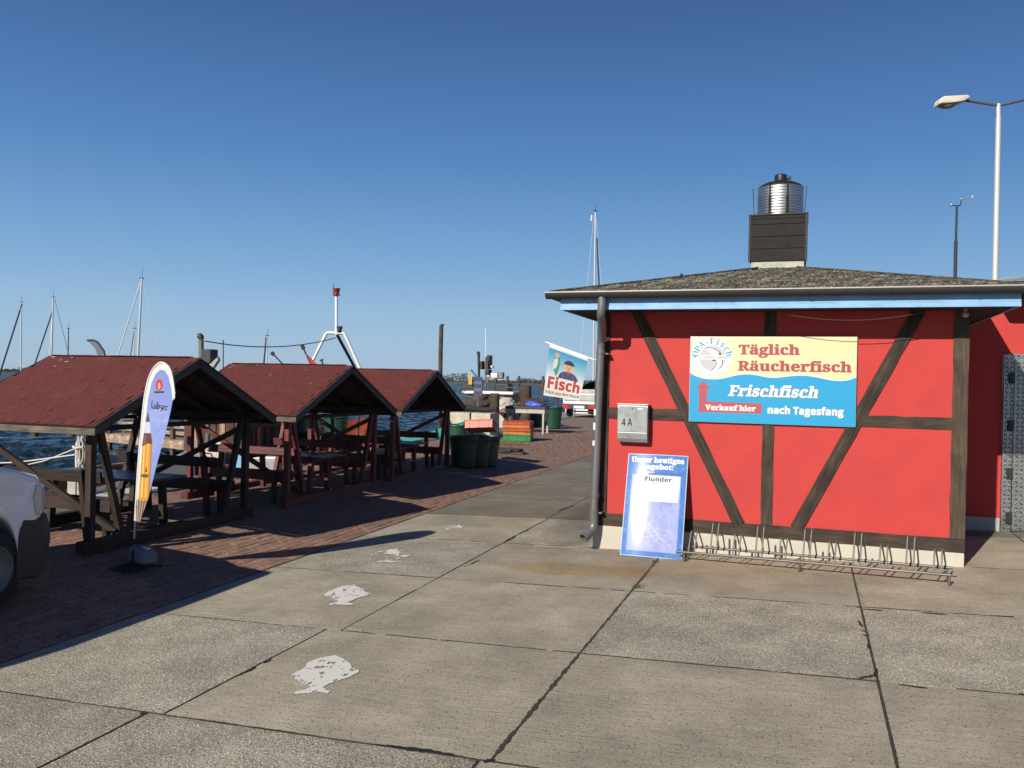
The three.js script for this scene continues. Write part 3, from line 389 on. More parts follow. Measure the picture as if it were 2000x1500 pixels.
  for (const [x, y, h] of [[-2.35, 1.665, 0.075], [-2.353, 1.50, 0.085], [-2.357, 1.30, 0.06]]) { const g = new THREE.CylinderGeometry(0.0505, 0.0505, h, 10, 1, true, -0.75, 0.62); obj('sticker', g.translate(x, y, -9.845), M.white, dp); }
  const lp = at(1885, 607, { z: -9.8 }); obj('spotlight', [new THREE.SphereGeometry(0.035, 14, 10).translate(lp.x, 2.80, -9.78), cyl(V(lp.x, 2.82, -9.78), V(lp.x, 2.86, -9.78), 0.02)], M.silver, k);
  rebase(k, V(-0.4, 0.08, -11.9));
  const wire = []; for (let i = 0; i <= 10; i++) { const t = i / 10; wire.push(at(mix(1520, 1820, t), 611 + 17 * 4 * t * (1 - t) - 5 * t, { z: -9.56 })); }
  tag(obj('hanging_wire', tube(wire, 0.004, 40, 5), M.ropeDark), 'thin slack wire drooping under the kiosk eaves above the shop sign', 'wire');
}
{ // annex to the right, with a chequer plate door
  const a = thing('annex_building', 'red plastered annex behind the right corner of the kiosk, with a steel plate door', 'building');
  const zf = -12.4, xd = 2.375;
  obj('wall', [box(xd - 1.6, 2.9, 0.25, (xd + 1.6) / 2, 1.8, zf - 0.125), box(5.4, 0.75, 0.25, xd + 2.7, 2.88, zf - 0.125), box(3.9, 2.3, 0.25, xd + 3.45, 1.36, zf - 0.125)], M.redPlaster, a);
  obj('wall', box(0.25, 3.0, 5, 7.8, 1.75, zf - 2.6), M.redPlaster, a);
  obj('plinth', box(xd - 1.6 - 0.006, 0.3, 0.03, (xd + 1.6) / 2 - 0.003, 0.235, zf + 0.012), M.greyPlinth, a);
  obj('door_frame', [rbox(0.11, 2.28, 0.06, xd + 0.058, 1.36, zf + 0.016, 0.004), rbox(1.2, 0.06, 0.06, xd + 0.71, 2.472, zf + 0.016, 0.004), rbox(0.11, 2.28, 0.06, xd + 1.36, 1.36, zf + 0.016, 0.004)], M.treadPlate, a);
  const d = obj('door', rbox(1.18, 2.2, 0.05, xd + 0.71, 1.335, zf + 0.03, 0.004), M.treadPlate, a);
  for (const y of [2.19, 1.58, 0.97, 0.40]) obj('hinge', rbox(0.07, 0.14, 0.035, xd + 0.09, y, zf + 0.06, 0.006), M.black, d);
  obj('soffit', box(5.6, 0.02, 0.5, 5.1, 3.16, zf + 0.2), M.soffit, a);
  obj('fascia_board', rbox(5.6, 0.14, 0.03, 5.13, 3.22, zf + 0.45, 0.003), M.blueFascia, a);
  const p = at(1938, 551, { z: -12.9 }), q = at(2120, 523, { z: -14.6 }), mz = S(lin(0.05, 0.05, 0.045), { map: T.moss, roughness: 0.95, side: THREE.DoubleSide });
  const rg = quadGrid((u, v) => V(mix(p.x, 8.1, u), mix(3.3, mix(p.y, q.y, u), v), mix(-11.95, mix(p.z, q.z, u), v)), 2, 2, 3); const rf = obj('roof', rg, mz, a);
  obj('roof', quadGrid((u, v) => V(mix(p.x, 8.1, u), mix(mix(p.y, q.y, u), 3.2, v), mix(mix(p.z, q.z, u), -17.5, v)), 2, 2, 3), mz, a);
  obj('verge_trim', bar(p, q, 0.06, 0.05, V(0, 1, 0), 0.008), S(lin(0.5, 0.48, 0.44), { roughness: 0.6 }), rf);
  rebase(a, V(4.6, 0.2, -14.5));
}
// ------------------------------------------------------------------ signs on the kiosk
const fat = (c, s, x, y, size, fill, font = 'serif', w = 0.06, max) => { c.save(); c.font = `bold ${size}px ${font}`; c.fillStyle = fill; c.strokeStyle = fill; c.lineWidth = size * w; c.lineJoin = 'round'; c.translate(x, y); if (max) c.scale(max / c.measureText(s).width, 1); c.strokeText(s, 0, 0); c.fillText(s, 0, 0); c.restore(); };
{
  const t = canvasTex(1480, 816, (c, w, h) => {
    const g = c.createLinearGradient(0, 0, 700, 0); g.addColorStop(0, '#f7f3ea'); g.addColorStop(0.55, '#f5ecc2'); g.addColorStop(1, '#f3e8b6'); c.fillStyle = g; c.fillRect(0, 0, w, h);
    const wave = (o) => { c.beginPath(); c.moveTo(0, 348 + o); c.bezierCurveTo(60, 392 + o, 140, 412 + o, 240, 408 + o); c.bezierCurveTo(360, 400 + o, 420, 348 + o, 560, 356 + o); c.bezierCurveTo(660, 362 + o, 680, 388 + o, 790, 382 + o); c.bezierCurveTo(900, 372 + o, 960, 350 + o, 1080, 362 + o); c.bezierCurveTo(1200, 376 + o, 1260, 408 + o, 1370, 400 + o); c.bezierCurveTo(1420, 394 + o, 1450, 384 + o, 1480, 362 + o); c.lineTo(1480, 816); c.lineTo(0, 816); c.closePath(); };
    wave(-10); c.fillStyle = '#fbfbf5'; c.fill(); wave(0); c.fillStyle = '#08a8df'; c.fill();
    fat(c, 'Täglich', 448, 166, 122, '#b54a52', 'serif', 0.06, 545); fat(c, 'Räucherfisch', 442, 320, 124, '#b54a52', 'serif', 0.055, 1000);
    c.save(); c.transform(1, 0.0, -0.22, 1, 0, 0); for (const [o, col] of [[7, '#8a5560'], [0, '#ffffff']]) { fat(c, 'Frischfisch', 480 + o, 560 + o * 0.6, 136, col, 'serif', 0.045, 800); } c.restore();
    for (const [o, col] of [[5, '#7f8a96'], [0, '#ffffff']]) { c.font = 'bold 92px sans-serif'; c.fillStyle = col; c.strokeStyle = col; c.lineWidth = 5; fat(c, 'nach Tagesfang', 716 + o, 716 + o, 92, col, 'sans-serif', 0.05, 664); }
    c.beginPath(); c.moveTo(90, 722); c.lineTo(90, 498); c.lineTo(58, 498); c.lineTo(128, 424); c.lineTo(196, 498); c.lineTo(162, 498); c.lineTo(162, 620); c.lineTo(666, 628); c.lineTo(666, 722); c.closePath(); c.fillStyle = '#c2525f'; c.strokeStyle = '#5f97c4'; c.lineWidth = 6; c.stroke(); c.fill();
    fat(c, 'Verkauf hier', 152, 700, 66, '#ffffff', 'serif', 0.06, 462);
    // round emblem: grey disc, fish outline, lettering on a ring
    c.fillStyle = '#f8f8f8'; c.beginPath(); c.arc(200, 205, 178, 0, 7); c.fill(); c.fillStyle = '#cfd2d2'; c.beginPath(); c.arc(208, 205, 122, 0, 7); c.fill();
    c.fillStyle = '#ffffff'; c.beginPath(); c.moveTo(132, 118); c.quadraticCurveTo(190, 70, 268, 150); c.quadraticCurveTo(330, 220, 282, 300); c.quadraticCurveTo(268, 330, 210, 318); c.quadraticCurveTo(262, 280, 236, 220); c.quadraticCurveTo(200, 150, 132, 118); c.fill();
    c.strokeStyle = '#39404a'; c.lineWidth = 7; c.beginPath(); c.moveTo(134, 112); c.quadraticCurveTo(210, 90, 285, 160); c.stroke(); c.beginPath(); c.moveTo(300, 215); c.quadraticCurveTo(312, 280, 262, 306); c.stroke(); c.lineWidth = 5; c.beginPath(); c.moveTo(240, 230); c.quadraticCurveTo(262, 280, 196, 322); c.stroke(); c.fillStyle = '#39404a'; c.beginPath(); c.ellipse(222, 226, 18, 8, 0, 0, 7); c.fill(); c.beginPath(); c.ellipse(276, 168, 16, 8, 0.7, 0, 7); c.fill();
    c.fillStyle = '#fafafa'; c.strokeStyle = '#b9c4cc'; c.lineWidth = 3; c.fillRect(18, 176, 374, 44); c.strokeRect(18, 176, 374, 44); c.fillStyle = '#c98c92'; c.font = 'bold 30px sans-serif'; c.fillText('Tel. 038328 - 80849', 70, 209, 272); c.fillStyle = '#6ba0c0'; c.beginPath(); c.ellipse(44, 198, 12, 6, 0, 0, 7); c.ellipse(368, 198, 12, 6, 0, 0, 7); c.fill();
    const arc = (s, r, a0, a1, font, col, flip) => { c.font = font; c.fillStyle = col; c.textAlign = 'center'; [...s].forEach((ch, i) => { const a = mix(a0, a1, s.length < 2 ? 0 : i / (s.length - 1)); c.save(); c.translate(204 + Math.cos(a) * r, 205 + Math.sin(a) * r); c.rotate(a + (flip ? -Math.PI / 2 : Math.PI / 2)); c.fillText(ch, 0, 0); c.restore(); }); c.textAlign = 'left'; };
    arc('OPA-Fisch', 134, -2.9, -0.26, 'bold 78px serif', '#2f9fc4'); arc('Fischereibetrieb Ralph', 172, 2.75, 0.4, 'bold 22px sans-serif', '#cf9a9e', true);
  });
  const s = thing('shop_sign', 'cream and blue sign board advertising smoked and fresh fish, fixed across the kiosk front', 'sign', V(-0.393, 1.59, FZ + 0.022));
  obj('backing_board', rbox(1.79, 0.985, 0.014, 0, 0.4925, -0.008, 0.003), M.white, s);
  obj('printed_face', new THREE.PlaneGeometry(1.784, 0.979).translate(0, 0.4925, 0.0012), S(lin(0.76, 0.76, 0.76), { map: t, roughness: 0.5 }), s);
  for (const [x, y] of [[-0.86, 0.95], [0, 0.955], [0.86, 0.93], [-0.87, 0.03], [0, 0.03], [0.87, 0.03]]) obj('screw', cyl(V(x, y, 0), V(x, y, 0.004), 0.006, 0.005, 8), M.silver, s);
}
{ // letter box
  const s = thing('letter_box', 'silver grey letter box marked 4A on the left part of the kiosk wall', 'letter box', V(-1.925, 1.32, FZ));
  const side = [[0, 0.455], [0.115, 0.44], [0.12, 0.41], [0.12, 0.11], [0.112, 0.05], [0.085, 0.01], [0.05, 0], [0, 0]];
  obj('body', prism(side.map(([z, y]) => [z, y]), 0.352, 0.003).rotateY(-Math.PI / 2).translate(0.176, 0, 0.002), M.silver, s);
  obj('lid', [rbox(0.368, 0.012, 0.135, 0, 0.452, 0.066, 0.004)], S(lin(0.66, 0.66, 0.6), { metalness: 0.3, roughness: 0.4 }), s);
  obj('door_panel', rbox(0.325, 0.3, 0.006, 0, 0.28, 0.122, 0.003), M.silver, s);
  obj('rim', [rbox(0.345, 0.01, 0.012, 0, 0.118, 0.121, 0.003)], S(lin(0.66, 0.66, 0.62), { metalness: 0.3, roughness: 0.35 }), s);
  obj('lock', [cyl(V(0, 0.402, 0.12), V(0, 0.402, 0.13), 0.008)], M.black, s); obj('name_plate', rbox(0.06, 0.014, 0.004, 0.09, 0.4, 0.126, 0.001), M.white, s);
  const font = await new FontLoader().loadAsync('fonts/droid/droid_sans_bold.typeface.json');
  const g = new THREE.ExtrudeGeometry(font.generateShapes('4 A', 0.085), { depth: 0.002, bevelEnabled: false, curveSegments: 6 }); g.scale(0.72, 1, 1); g.translate(-0.125, 0.2, 0.1252); obj('house_number', boxUV(g), M.black, s);
}
{ // offer board leaning against the wall
  const W = 0.705, L = 1.2, t = canvasTex(560, 952, (c, w, h) => {
    c.fillStyle = '#3f7fd0'; c.fillRect(0, 0, w, h); seed = 77;
    for (let i = 0; i < 500; i++) { c.fillStyle = ['rgba(120,175,240,.10)', 'rgba(30,80,180,.10)', 'rgba(180,215,255,.08)'][i % 3]; c.beginPath(); c.ellipse(rr(0, w), rr(0, h), rr(10, 50), rr(6, 26), rr(0, 3), 0, 7); c.fill(); }
    c.fillStyle = '#a9b6ec'; c.fillRect(52, 200, 456, 700); for (let i = 0; i < 160; i++) { c.fillStyle = ['rgba(200,205,250,.12)', 'rgba(110,120,205,.08)'][i % 2]; c.beginPath(); c.ellipse(rr(80, 480), rr(230, 870), rr(20, 70), rr(10, 40), rr(0, 3), 0, 7); c.fill(); }
    c.strokeStyle = 'rgba(225,228,255,.45)'; c.lineWidth = 6; for (let i = 0; i < 14; i++) { c.beginPath(); c.moveTo(rr(90, 460), rr(560, 860)); c.quadraticCurveTo(rr(90, 460), rr(560, 860), rr(90, 460), rr(560, 860)); c.stroke(); }
    c.strokeStyle = 'rgba(70,80,150,.25)'; c.lineWidth = 4; for (let i = 0; i < 6; i++) { c.beginPath(); c.moveTo(rr(90, 300), rr(600, 740)); c.quadraticCurveTo(rr(90, 300), rr(600, 740), rr(90, 300), rr(600, 740)); c.stroke(); }
    c.strokeStyle = '#c9d6ee'; c.lineWidth = 8; c.strokeRect(3, 3, w - 6, h - 6);
    c.textAlign = 'center'; fat(c, 'Unser heutiges', 280, 78, 66, '#ffffff', 'serif', 0.06, 490); fat(c, 'Angebot:', 280, 140, 62, '#ffffff', 'serif', 0.06, 310); c.textAlign = 'left';
    c.fillStyle = '#5d636e'; c.fillRect(84, 176, 416, 7); c.fillStyle = '#d9dde6'; c.fillRect(190, 166, 70, 10);
  });
  const b = thing('offer_board', 'glossy blue menu board leaning on the kiosk wall, white paper strips on it', 'menu board', V(-1.635, 0.05, -9.575));
  b.rotation.set(-Math.asin(0.38 / L), -0.006, 0.0);
  const gloss = new THREE.MeshPhysicalMaterial({ color: lin(0.62, 0.62, 0.62), map: t, roughness: 0.75, clearcoat: 0.12, clearcoatRoughness: 0.095 });
  obj('board', rbox(W, L, 0.012, 0, L / 2, -0.008, 0.003), M.white, b); obj('printed_face', quadGrid((u, v) => V((u - 0.5) * (W - 0.004), 0.002 + v * (L - 0.004), 0.0012 + 0.0125 * (1 - (2 * u - 1) * (2 * u - 1))), 20, 30), gloss, b);
  const paper = (y, h, x, txt) => { const m = txt ? new THREE.MeshPhysicalMaterial({ color: lin(0.6, 0.6, 0.6), map: canvasTex(512, 112, (c, w, hh) => { c.fillStyle = '#f4f4f4'; c.fillRect(0, 0, w, hh); c.font = 'bold 84px sans-serif'; c.fillStyle = '#3d4258'; c.fillText(txt, 100, 84, 330); }), roughness: 0.85 }) : M.white; obj('paper_strip', quadGrid((u, v) => V(x + (u - 0.5) * 0.51, y + (v - 0.5) * h, 0.016 + 0.002 * Math.sin(3 * u + y * 9) - 0.006 * (2 * u - 1) * (2 * u - 1)), 10, 2), m, b); };
  paper(0.9, 0.098, 0.02, 'Flunder'); paper(0.795, 0.098, 0.018); paper(0.69, 0.098, 0.012);
  for (const [x, y] of [[-0.33, 1.18], [0.335, 1.18], [0.12, 0.02]]) obj('screw', cyl(V(x, y, 0), V(x, y, 0.005), 0.008), M.black, b);
}
{ // flag on a short pole at the left wall of the kiosk
  const pz = -10.25, A = at(1170, 706, { z: pz }), B = at(1066, 668, { z: pz }), c0 = at(1074, 671, { z: pz }), c1 = at(1149, 699, { z: pz }), c2 = at(1062, 772, { z: pz }), c3 = at(1133, 783, { z: pz });
  const f = thing('hanging_flag', 'white and blue flag with red lettering and a fisherman, hanging from the kiosk corner', 'flag');
  obj('pole', [cyl(A.clone().setX(-2.39), A.clone().lerp(B, 0.12), 0.006), cyl(A.clone().lerp(B, 0.1), B, 0.011)], M.white, f);
  const t = canvasTex(400, 560, (c, w, h) => {
    c.fillStyle = '#f4f8f8'; c.fillRect(0, 0, w, h); const g = c.createLinearGradient(0, 30, 0, 330); g.addColorStop(0, '#3aa4dc'); g.addColorStop(1, '#eaf6f8'); c.fillStyle = g; c.fillRect(0, 40, w, 300); c.fillStyle = '#fbfdfd'; c.fillRect(0, 0, w, 42);
    c.fillStyle = '#56a69a'; c.beginPath(); c.moveTo(78, 110); c.quadraticCurveTo(40, 200, 104, 330); c.quadraticCurveTo(150, 200, 118, 100); c.fill(); c.fillStyle = '#f3f2e2'; c.beginPath(); c.ellipse(84, 190, 22, 62, 0.12, 0, 7); c.fill(); c.fillStyle = '#e2c38a'; c.beginPath(); c.ellipse(92, 96, 24, 28, 0, 0, 7); c.fill();
    c.fillStyle = '#46507c'; c.beginPath(); c.moveTo(130, 340); c.quadraticCurveTo(130, 250, 220, 246); c.quadraticCurveTo(320, 240, 344, 340); c.fill(); c.fillStyle = '#c23c44'; c.beginPath(); c.moveTo(196, 250); c.lineTo(252, 250); c.lineTo(226, 296); c.fill();
    c.fillStyle = '#f0c58c'; c.beginPath(); c.ellipse(226, 190, 48, 58, 0, 0, 7); c.ellipse(176, 196, 12, 14, 0, 0, 7); c.ellipse(278, 196, 12, 14, 0, 0, 7); c.fill(); c.fillStyle = '#313a68'; c.beginPath(); c.arc(226, 168, 54, Math.PI, 0); c.fill(); c.fillStyle = '#5a3a30'; c.beginPath(); c.arc(210, 188, 5, 0, 7); c.arc(246, 188, 5, 0, 7); c.fill(); c.fillStyle = '#d8944f'; c.beginPath(); c.arc(228, 206, 12, 0, 7); c.fill(); c.strokeStyle = '#b0503c'; c.lineWidth = 5; c.beginPath(); c.arc(228, 212, 24, 0.4, 2.7); c.stroke(); c.strokeStyle = '#7f6aa0'; c.lineWidth = 9; c.beginPath(); c.moveTo(176, 262); c.lineTo(172, 340); c.moveTo(276, 260); c.lineTo(292, 340); c.stroke();
    c.fillStyle = '#fbfbf6'; c.fillRect(0, 338, w, 222); c.font = 'bold 176px sans-serif'; c.fillStyle = c.strokeStyle = '#d5473d'; c.lineWidth = 7; c.lineJoin = 'round'; c.strokeText('Fisch', 20, 470, 362); c.fillText('Fisch', 20, 470, 362); c.font = 'bold 50px sans-serif'; c.fillStyle = '#3c3f3e'; c.fillText('frisch aus dem Rauch', 14, 532, 374);
  });
  const g = quadGrid((u, v) => c2.clone().lerp(c3, u).lerp(c0.clone().lerp(c1, u), v).add(V(0, 0, 0.012 * Math.sin(u * 7 + 1) * (1 - v) + 0.004)), 24, 24);
  obj('cloth', g, new THREE.MeshPhysicalMaterial({ color: lin(0.62, 0.62, 0.62), map: t, roughness: 0.9, side: THREE.DoubleSide, transmission: 0.25, thickness: 0 }), f);
  obj('sleeve', bar(c0.clone().add(V(0, -0.012, 0)), c1.clone().add(V(0, -0.012, 0)), 0.045, 0.022, V(0, 0, 1), 0.01), M.white, f);
  rebase(f, A.clone().setX(-2.39));
}
{ // low tubular bicycle rack in front of the kiosk
  const r = thing('bicycle_rack', 'low galvanised bicycle rack with paired wheel hoops in front of the kiosk', 'bicycle rack');
  const A = gp(1336, 1097), B = gp(1857, 1145), d = B.clone().sub(A), L = d.length(), back = V(0.05, 0, -1).normalize(), h = 0.105, hb = 0.13, D = 0.24, P = (s, q, y) => A.clone().addScaledVector(d, s).addScaledVector(back, q).add(V(0, y, 0));
  obj('rail', [cyl(P(-0.035, 0, h), P(1.0, 0, h), 0.014, 0.014, 12)], M.galv, r); obj('rail', cyl(P(0.02, D, hb), P(1.015, D, hb), 0.014, 0.014, 12), M.galv, r);
  for (const s of [0.0, 0.466, 0.995]) obj('foot', [tube([P(s, 0, 0.006), P(s, 0, h)], 0.011, 2, 8, false, false), tube([P(s, 0, 0.008), P(s, D, 0.008), P(s, D, hb)], 0.009, 6, 8, false, false)], M.galv, r);
  for (let i = 0; i < 11; i++) for (const o of [-0.0125, 0.0125]) { const s = 0.034 + i * 0.0925 + o, tall = i & 1, y = tall ? 0.44 : 0.33, m = 0.02;
    obj('hoop', tube([P(s - 0.004, 0, h), P(s, D * 0.3, y * 0.86), P(s + 0.003, D * 0.42, y), P(s + 0.008, D * 0.56, y * 0.9), P(s + 0.014 + m * 0.3, D, hb)], 0.008, 28, 8), M.galv, r); }
  for (let i = 1; i < 11; i += 2) { const s = 0.034 + i * 0.0925; obj('cross_bar', cyl(P(s - 0.006, D * 0.72, 0.29), P(s + 0.024, D * 0.72, 0.29), 0.006, 0.006, 8), M.galv, r); }
  for (let i = 0; i < 11; i++) for (const o of [-0.0125, 0.0125]) { const p = P(0.05 + i * 0.0925 + o, D - 0.005, hb); obj('clamp', cyl(p.clone().add(V(-0.006, 0, 0)), p.clone().add(V(0.006, 0, 0)), 0.02, 0.02, 10), M.black, r); }
  rebase(r, A.clone().add(B).multiplyScalar(0.5));
}

// ------------------------------------------------------------------ picnic shelters on the quay
function makeShelter(label, wd, rb) {
  const g = thing('picnic_shelter', label, 'shelter', null, 0, 'open picnic shelters in a row along the quay');
  const HW = 1.54, EY = 1.345, AY = 2.075, XB = -2.34, ang = Math.atan2(AY - EY, HW), sl = Math.hypot(HW, AY - EY), xf = -0.3, xb = -2.02, pz = 1.3;
  const B = (name, a, b, w, d, m = wd, up = V(1, 0, 0)) => obj(name, bar(a, b, w, d, up), m, g);
  const roofY = (z) => AY - Math.abs(z) * Math.tan(ang) - 0.06;
  for (const x of [xf, xb]) {
    for (const s of [-1, 1]) { B('post', V(x, 0.1, s * pz), V(x, roofY(pz) - 0.06, s * pz), 0.078, 0.078); B('slanted_post', V(x + 0.0, roofY(pz) - 0.1, s * (pz - 0.1)), V(x, 0.16, s * (pz - 0.42)), 0.068, 0.068); }
    B('ground_sill', V(x, 0.065, pz + 0.12), V(x, 0.065, -pz - 0.12), 0.12, 0.13);
    B('tie_beam', V(x - 0.055, roofY(pz) - 0.1, pz + 0.1), V(x - 0.055, roofY(pz) - 0.1, -pz - 0.1), 0.05, 0.12, rb);
  }
  for (const s of [-1, 1]) { B('side_sill', V(xf - 0.06, 0.06, s * pz), V(xb + 0.06, 0.06, s * pz), 0.09, 0.09); B('wall_plate', V(XB + 0.06, roofY(pz) - 0.03, s * pz), V(-0.06, roofY(pz) - 0.03, s * pz), 0.09, 0.09, rb, V(0, 1, 0)); }
  B('diagonal_brace', V(xf, 0.16, pz - 0.36), V(xb, 1.2, pz - 0.05), 0.066, 0.055, wd, V(0, 0, 1)); B('diagonal_brace', V(xf, 1.22, -pz + 0.06), V(xb + 0.2, 0.5, -pz + 0.05), 0.066, 0.055, wd, V(0, 0, 1));
  // roof: boarding, rafters, verge boards, felt shingles in courses
  const red = [[0.225, 0.039, 0.031], [0.205, 0.035, 0.028], [0.25, 0.046, 0.037]].map((c) => S(lin(...c), { map: T.granule, bumpMap: T.granuleBump, bumpScale: 0.003, roughness: 0.95 }));
  const slope = (s, y) => { const q = new THREE.Quaternion().setFromAxisAngle(V(1, 0, 0), s * ang); return { q, at: (x, d, lift = 0) => V(x, AY, 0).add(V(0, -Math.sin(ang) * d + Math.cos(ang) * lift, s * (Math.cos(ang) * d + Math.sin(ang) * lift))) }; void y; };
  for (const s of [1, -1]) {
    const { q, at: on } = slope(s); const nb = 12, bw = sl / nb;
    for (let i = 0; i < nb; i++) { const c = on(XB / 2, (i + 0.5) * bw, -0.012); const m = obj('roof_board', box(-XB - 0.04, 0.018, bw - 0.006).applyQuaternion(q).translate(c.x, c.y, c.z), rb, g); void m; }
    for (const x of [-0.32, -0.9, -1.45, -2.0]) { const a = on(x, 0.03, -0.06), b = on(x, sl - 0.02, -0.06); B('rafter', a, b, 0.05, 0.08, rb); }
    for (const x of [-0.012, XB + 0.012]) { obj('verge_board', bar(on(x, -0.005, -0.04), on(x, sl + 0.015, -0.04), 0.024, 0.085, V(0, 1, 0).applyQuaternion(q), 0.003), S(lin(0.03, 0.032, 0.038), { roughness: 0.6 }), g); obj('verge_trim', bar(on(x + (x > -1 ? 0.006 : -0.006), 0.0, 0.012), on(x + (x > -1 ? 0.006 : -0.006), sl + 0.02, 0.012), 0.04, 0.012, V(0, 1, 0).applyQuaternion(q), 0.003), M.zinc, g); }
    const e1 = on(0, sl + 0.01, -0.01); obj('eave_board', bar(V(XB, e1.y - 0.04, e1.z), V(0, e1.y - 0.04, e1.z), 0.022, 0.07, V(0, 1, 0), 0.003), s > 0 ? wood(lin(0.36, 0.31, 0.24)) : rb, g);
    const tabs = []; const rows = 13, ex = sl / rows, tw = 0.165, nT = Math.ceil(-XB / tw);
    const shape = (() => { const w = tw - 0.004, gg = new THREE.ExtrudeGeometry(new THREE.Shape([[-w / 2, ex * 0.85], [-w / 2, -ex * 0.32], [-w * 0.3, -ex * 0.55], [w * 0.3, -ex * 0.55], [w / 2, -ex * 0.32], [w / 2, ex * 0.85]].map(([x, y]) => new THREE.Vector2(x, y))), { depth: 0.006, bevelEnabled: false }); return boxUV(gg.rotateX(-Math.PI / 2)); })();
    const sheets = obj('roof', box(-XB, 0.006, sl).translate(0, 0, 0).applyQuaternion(q).translate(...on(XB / 2, sl / 2, 0.003).toArray()), red[1], g);
    for (let r = 0; r < rows; r++) for (let i = 0; i < nT; i++) {
      const x = -0.083 - i * tw - (r & 1) * tw * 0.5 + 0.04, d = (r + 0.5) * ex - 0.004; if (x < XB + tw * 0.4 || x > -tw * 0.3) continue;
      const p = on(x, d, 0.008 + rr(0, 0.003)), qq = q.clone().multiply(new THREE.Quaternion().setFromEuler(new THREE.Euler(s * (0.035 + rr(-0.01, 0.02)), rr(-0.015, 0.015), 0)));
      if (s < 0) qq.multiply(new THREE.Quaternion().setFromAxisAngle(V(0, 1, 0), Math.PI));
      if (s > 0) { const m = new THREE.Mesh(shape, red[rnd() < 0.6 ? 0 : Math.floor(rnd() * 3)]); m.name = 'shingle'; m.position.copy(p); m.quaternion.copy(qq); m.castShadow = m.receiveShadow = true; sheets.add(m); }
      else tabs.push(shape.clone().applyQuaternion(qq).translate(p.x, p.y, p.z));
    }
    if (tabs.length) { const m = obj('shingles', tabs, red[0], sheets); m.userData.kind = 'stuff'; }
  }
  for (let i = 0; i < 9; i++) { const x0 = -i * 0.26, c = prism([[-0.1, -0.045], [0, 0.006], [0.1, -0.045], [0.1, -0.052], [0, -0.002], [-0.1, -0.052]], 0.27); obj('ridge_cap', c.rotateY(-Math.PI / 2).translate(x0, AY + 0.02 + (i & 1) * 0.003, 0), red[i % 3], g); }
  return g;
}
const PX = -6.81, PZ = [-8.28, -11.86, -15.1];
const shelterLabels = ['nearest picnic shelter, dark brown posts and red shingle roof, behind the tall beer banner', 'middle picnic shelter with reddish posts and red shingle roof, between two others', 'farthest picnic shelter with reddish posts and red shingle roof, beside the green tubs'];
{
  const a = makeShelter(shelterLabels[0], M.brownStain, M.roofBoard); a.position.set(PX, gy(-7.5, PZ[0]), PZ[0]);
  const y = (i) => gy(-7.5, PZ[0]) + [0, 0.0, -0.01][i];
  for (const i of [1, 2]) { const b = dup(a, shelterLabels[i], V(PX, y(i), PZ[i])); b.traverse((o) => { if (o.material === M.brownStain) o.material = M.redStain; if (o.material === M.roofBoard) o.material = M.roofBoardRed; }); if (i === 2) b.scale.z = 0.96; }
  // droppings on the near slopes
  for (const [i, spots] of [[0, [[465, 697, .05, .02], [478, 703, .05, .01], [490, 706, .06, .012], [500, 698, .03, .01], [512, 700, .025, .008], [468, 715, .035, .008], [148, 699, .02, .006]].map(([a1, b1, c1, d1]) => [a1 - 360, b1, c1, d1])], [1, [[450, 718, .04, .01], [456, 714, .03, .01], [462, 719, .03, .006], [502, 713, .03, .01], [596, 722, .03, .008], [608, 748, .025, .008], [528, 732, .012, .03]]]]) {
    const n = V(0, Math.cos(0.4425), Math.sin(0.4425)), root = V(PX, y(i) + 2.075 + 0.031, PZ[i]), geos = []; for (const [px, py, w, h] of spots) { const p = at(px, py, { n, p: root }); if (p.distanceTo(root) > 3.2) continue; const s = new THREE.CircleGeometry(1, 9); const P = s.attributes.position; for (let k = 1; k < P.count; k++) { const f = rr(0.5, 1.2); P.setXY(k, P.getX(k) * f * w * 0.7, P.getY(k) * f * h); } s.rotateX(-Math.PI / 2 + 0.4425).translate(p.x, p.y, p.z); geos.push(s); }
    const host = scene.getObjectByName(i ? 'picnic_shelter_001' : 'picnic_shelter'); const m = obj('bird_droppings', geos, M.whiteOld, host); m.position.sub(host.position);
  }
}
function makeTable(label, fm) {
  const t = thing('picnic_table', label, 'table', null, 0, 'slatted tables in the shelters');
  for (let i = 0; i < 6; i++) obj('slat', rbox(1.8, 0.03, 0.108, 0, 0.645, (i - 2.5) * 0.116, 0.006).applyMatrix4(new THREE.Matrix4()), M.blueSlat, t);
  for (const x of [-0.62, 0.62]) { for (const z of [-0.22, 0.22]) obj('leg', bar(V(x, 0.0, z * 1.25), V(x, 0.63, z), 0.08, 0.07, V(1, 0, 0)), fm, t); obj('cross_piece', bar(V(x + 0.06, 0.595, -0.32), V(x + 0.06, 0.595, 0.32), 0.045, 0.07, V(0, 1, 0)), fm, t); }
  obj('stretcher', bar(V(-0.55, 0.3, 0), V(0.55, 0.3, 0), 0.08, 0.04, V(0, 1, 0)), fm, t); return t;
}
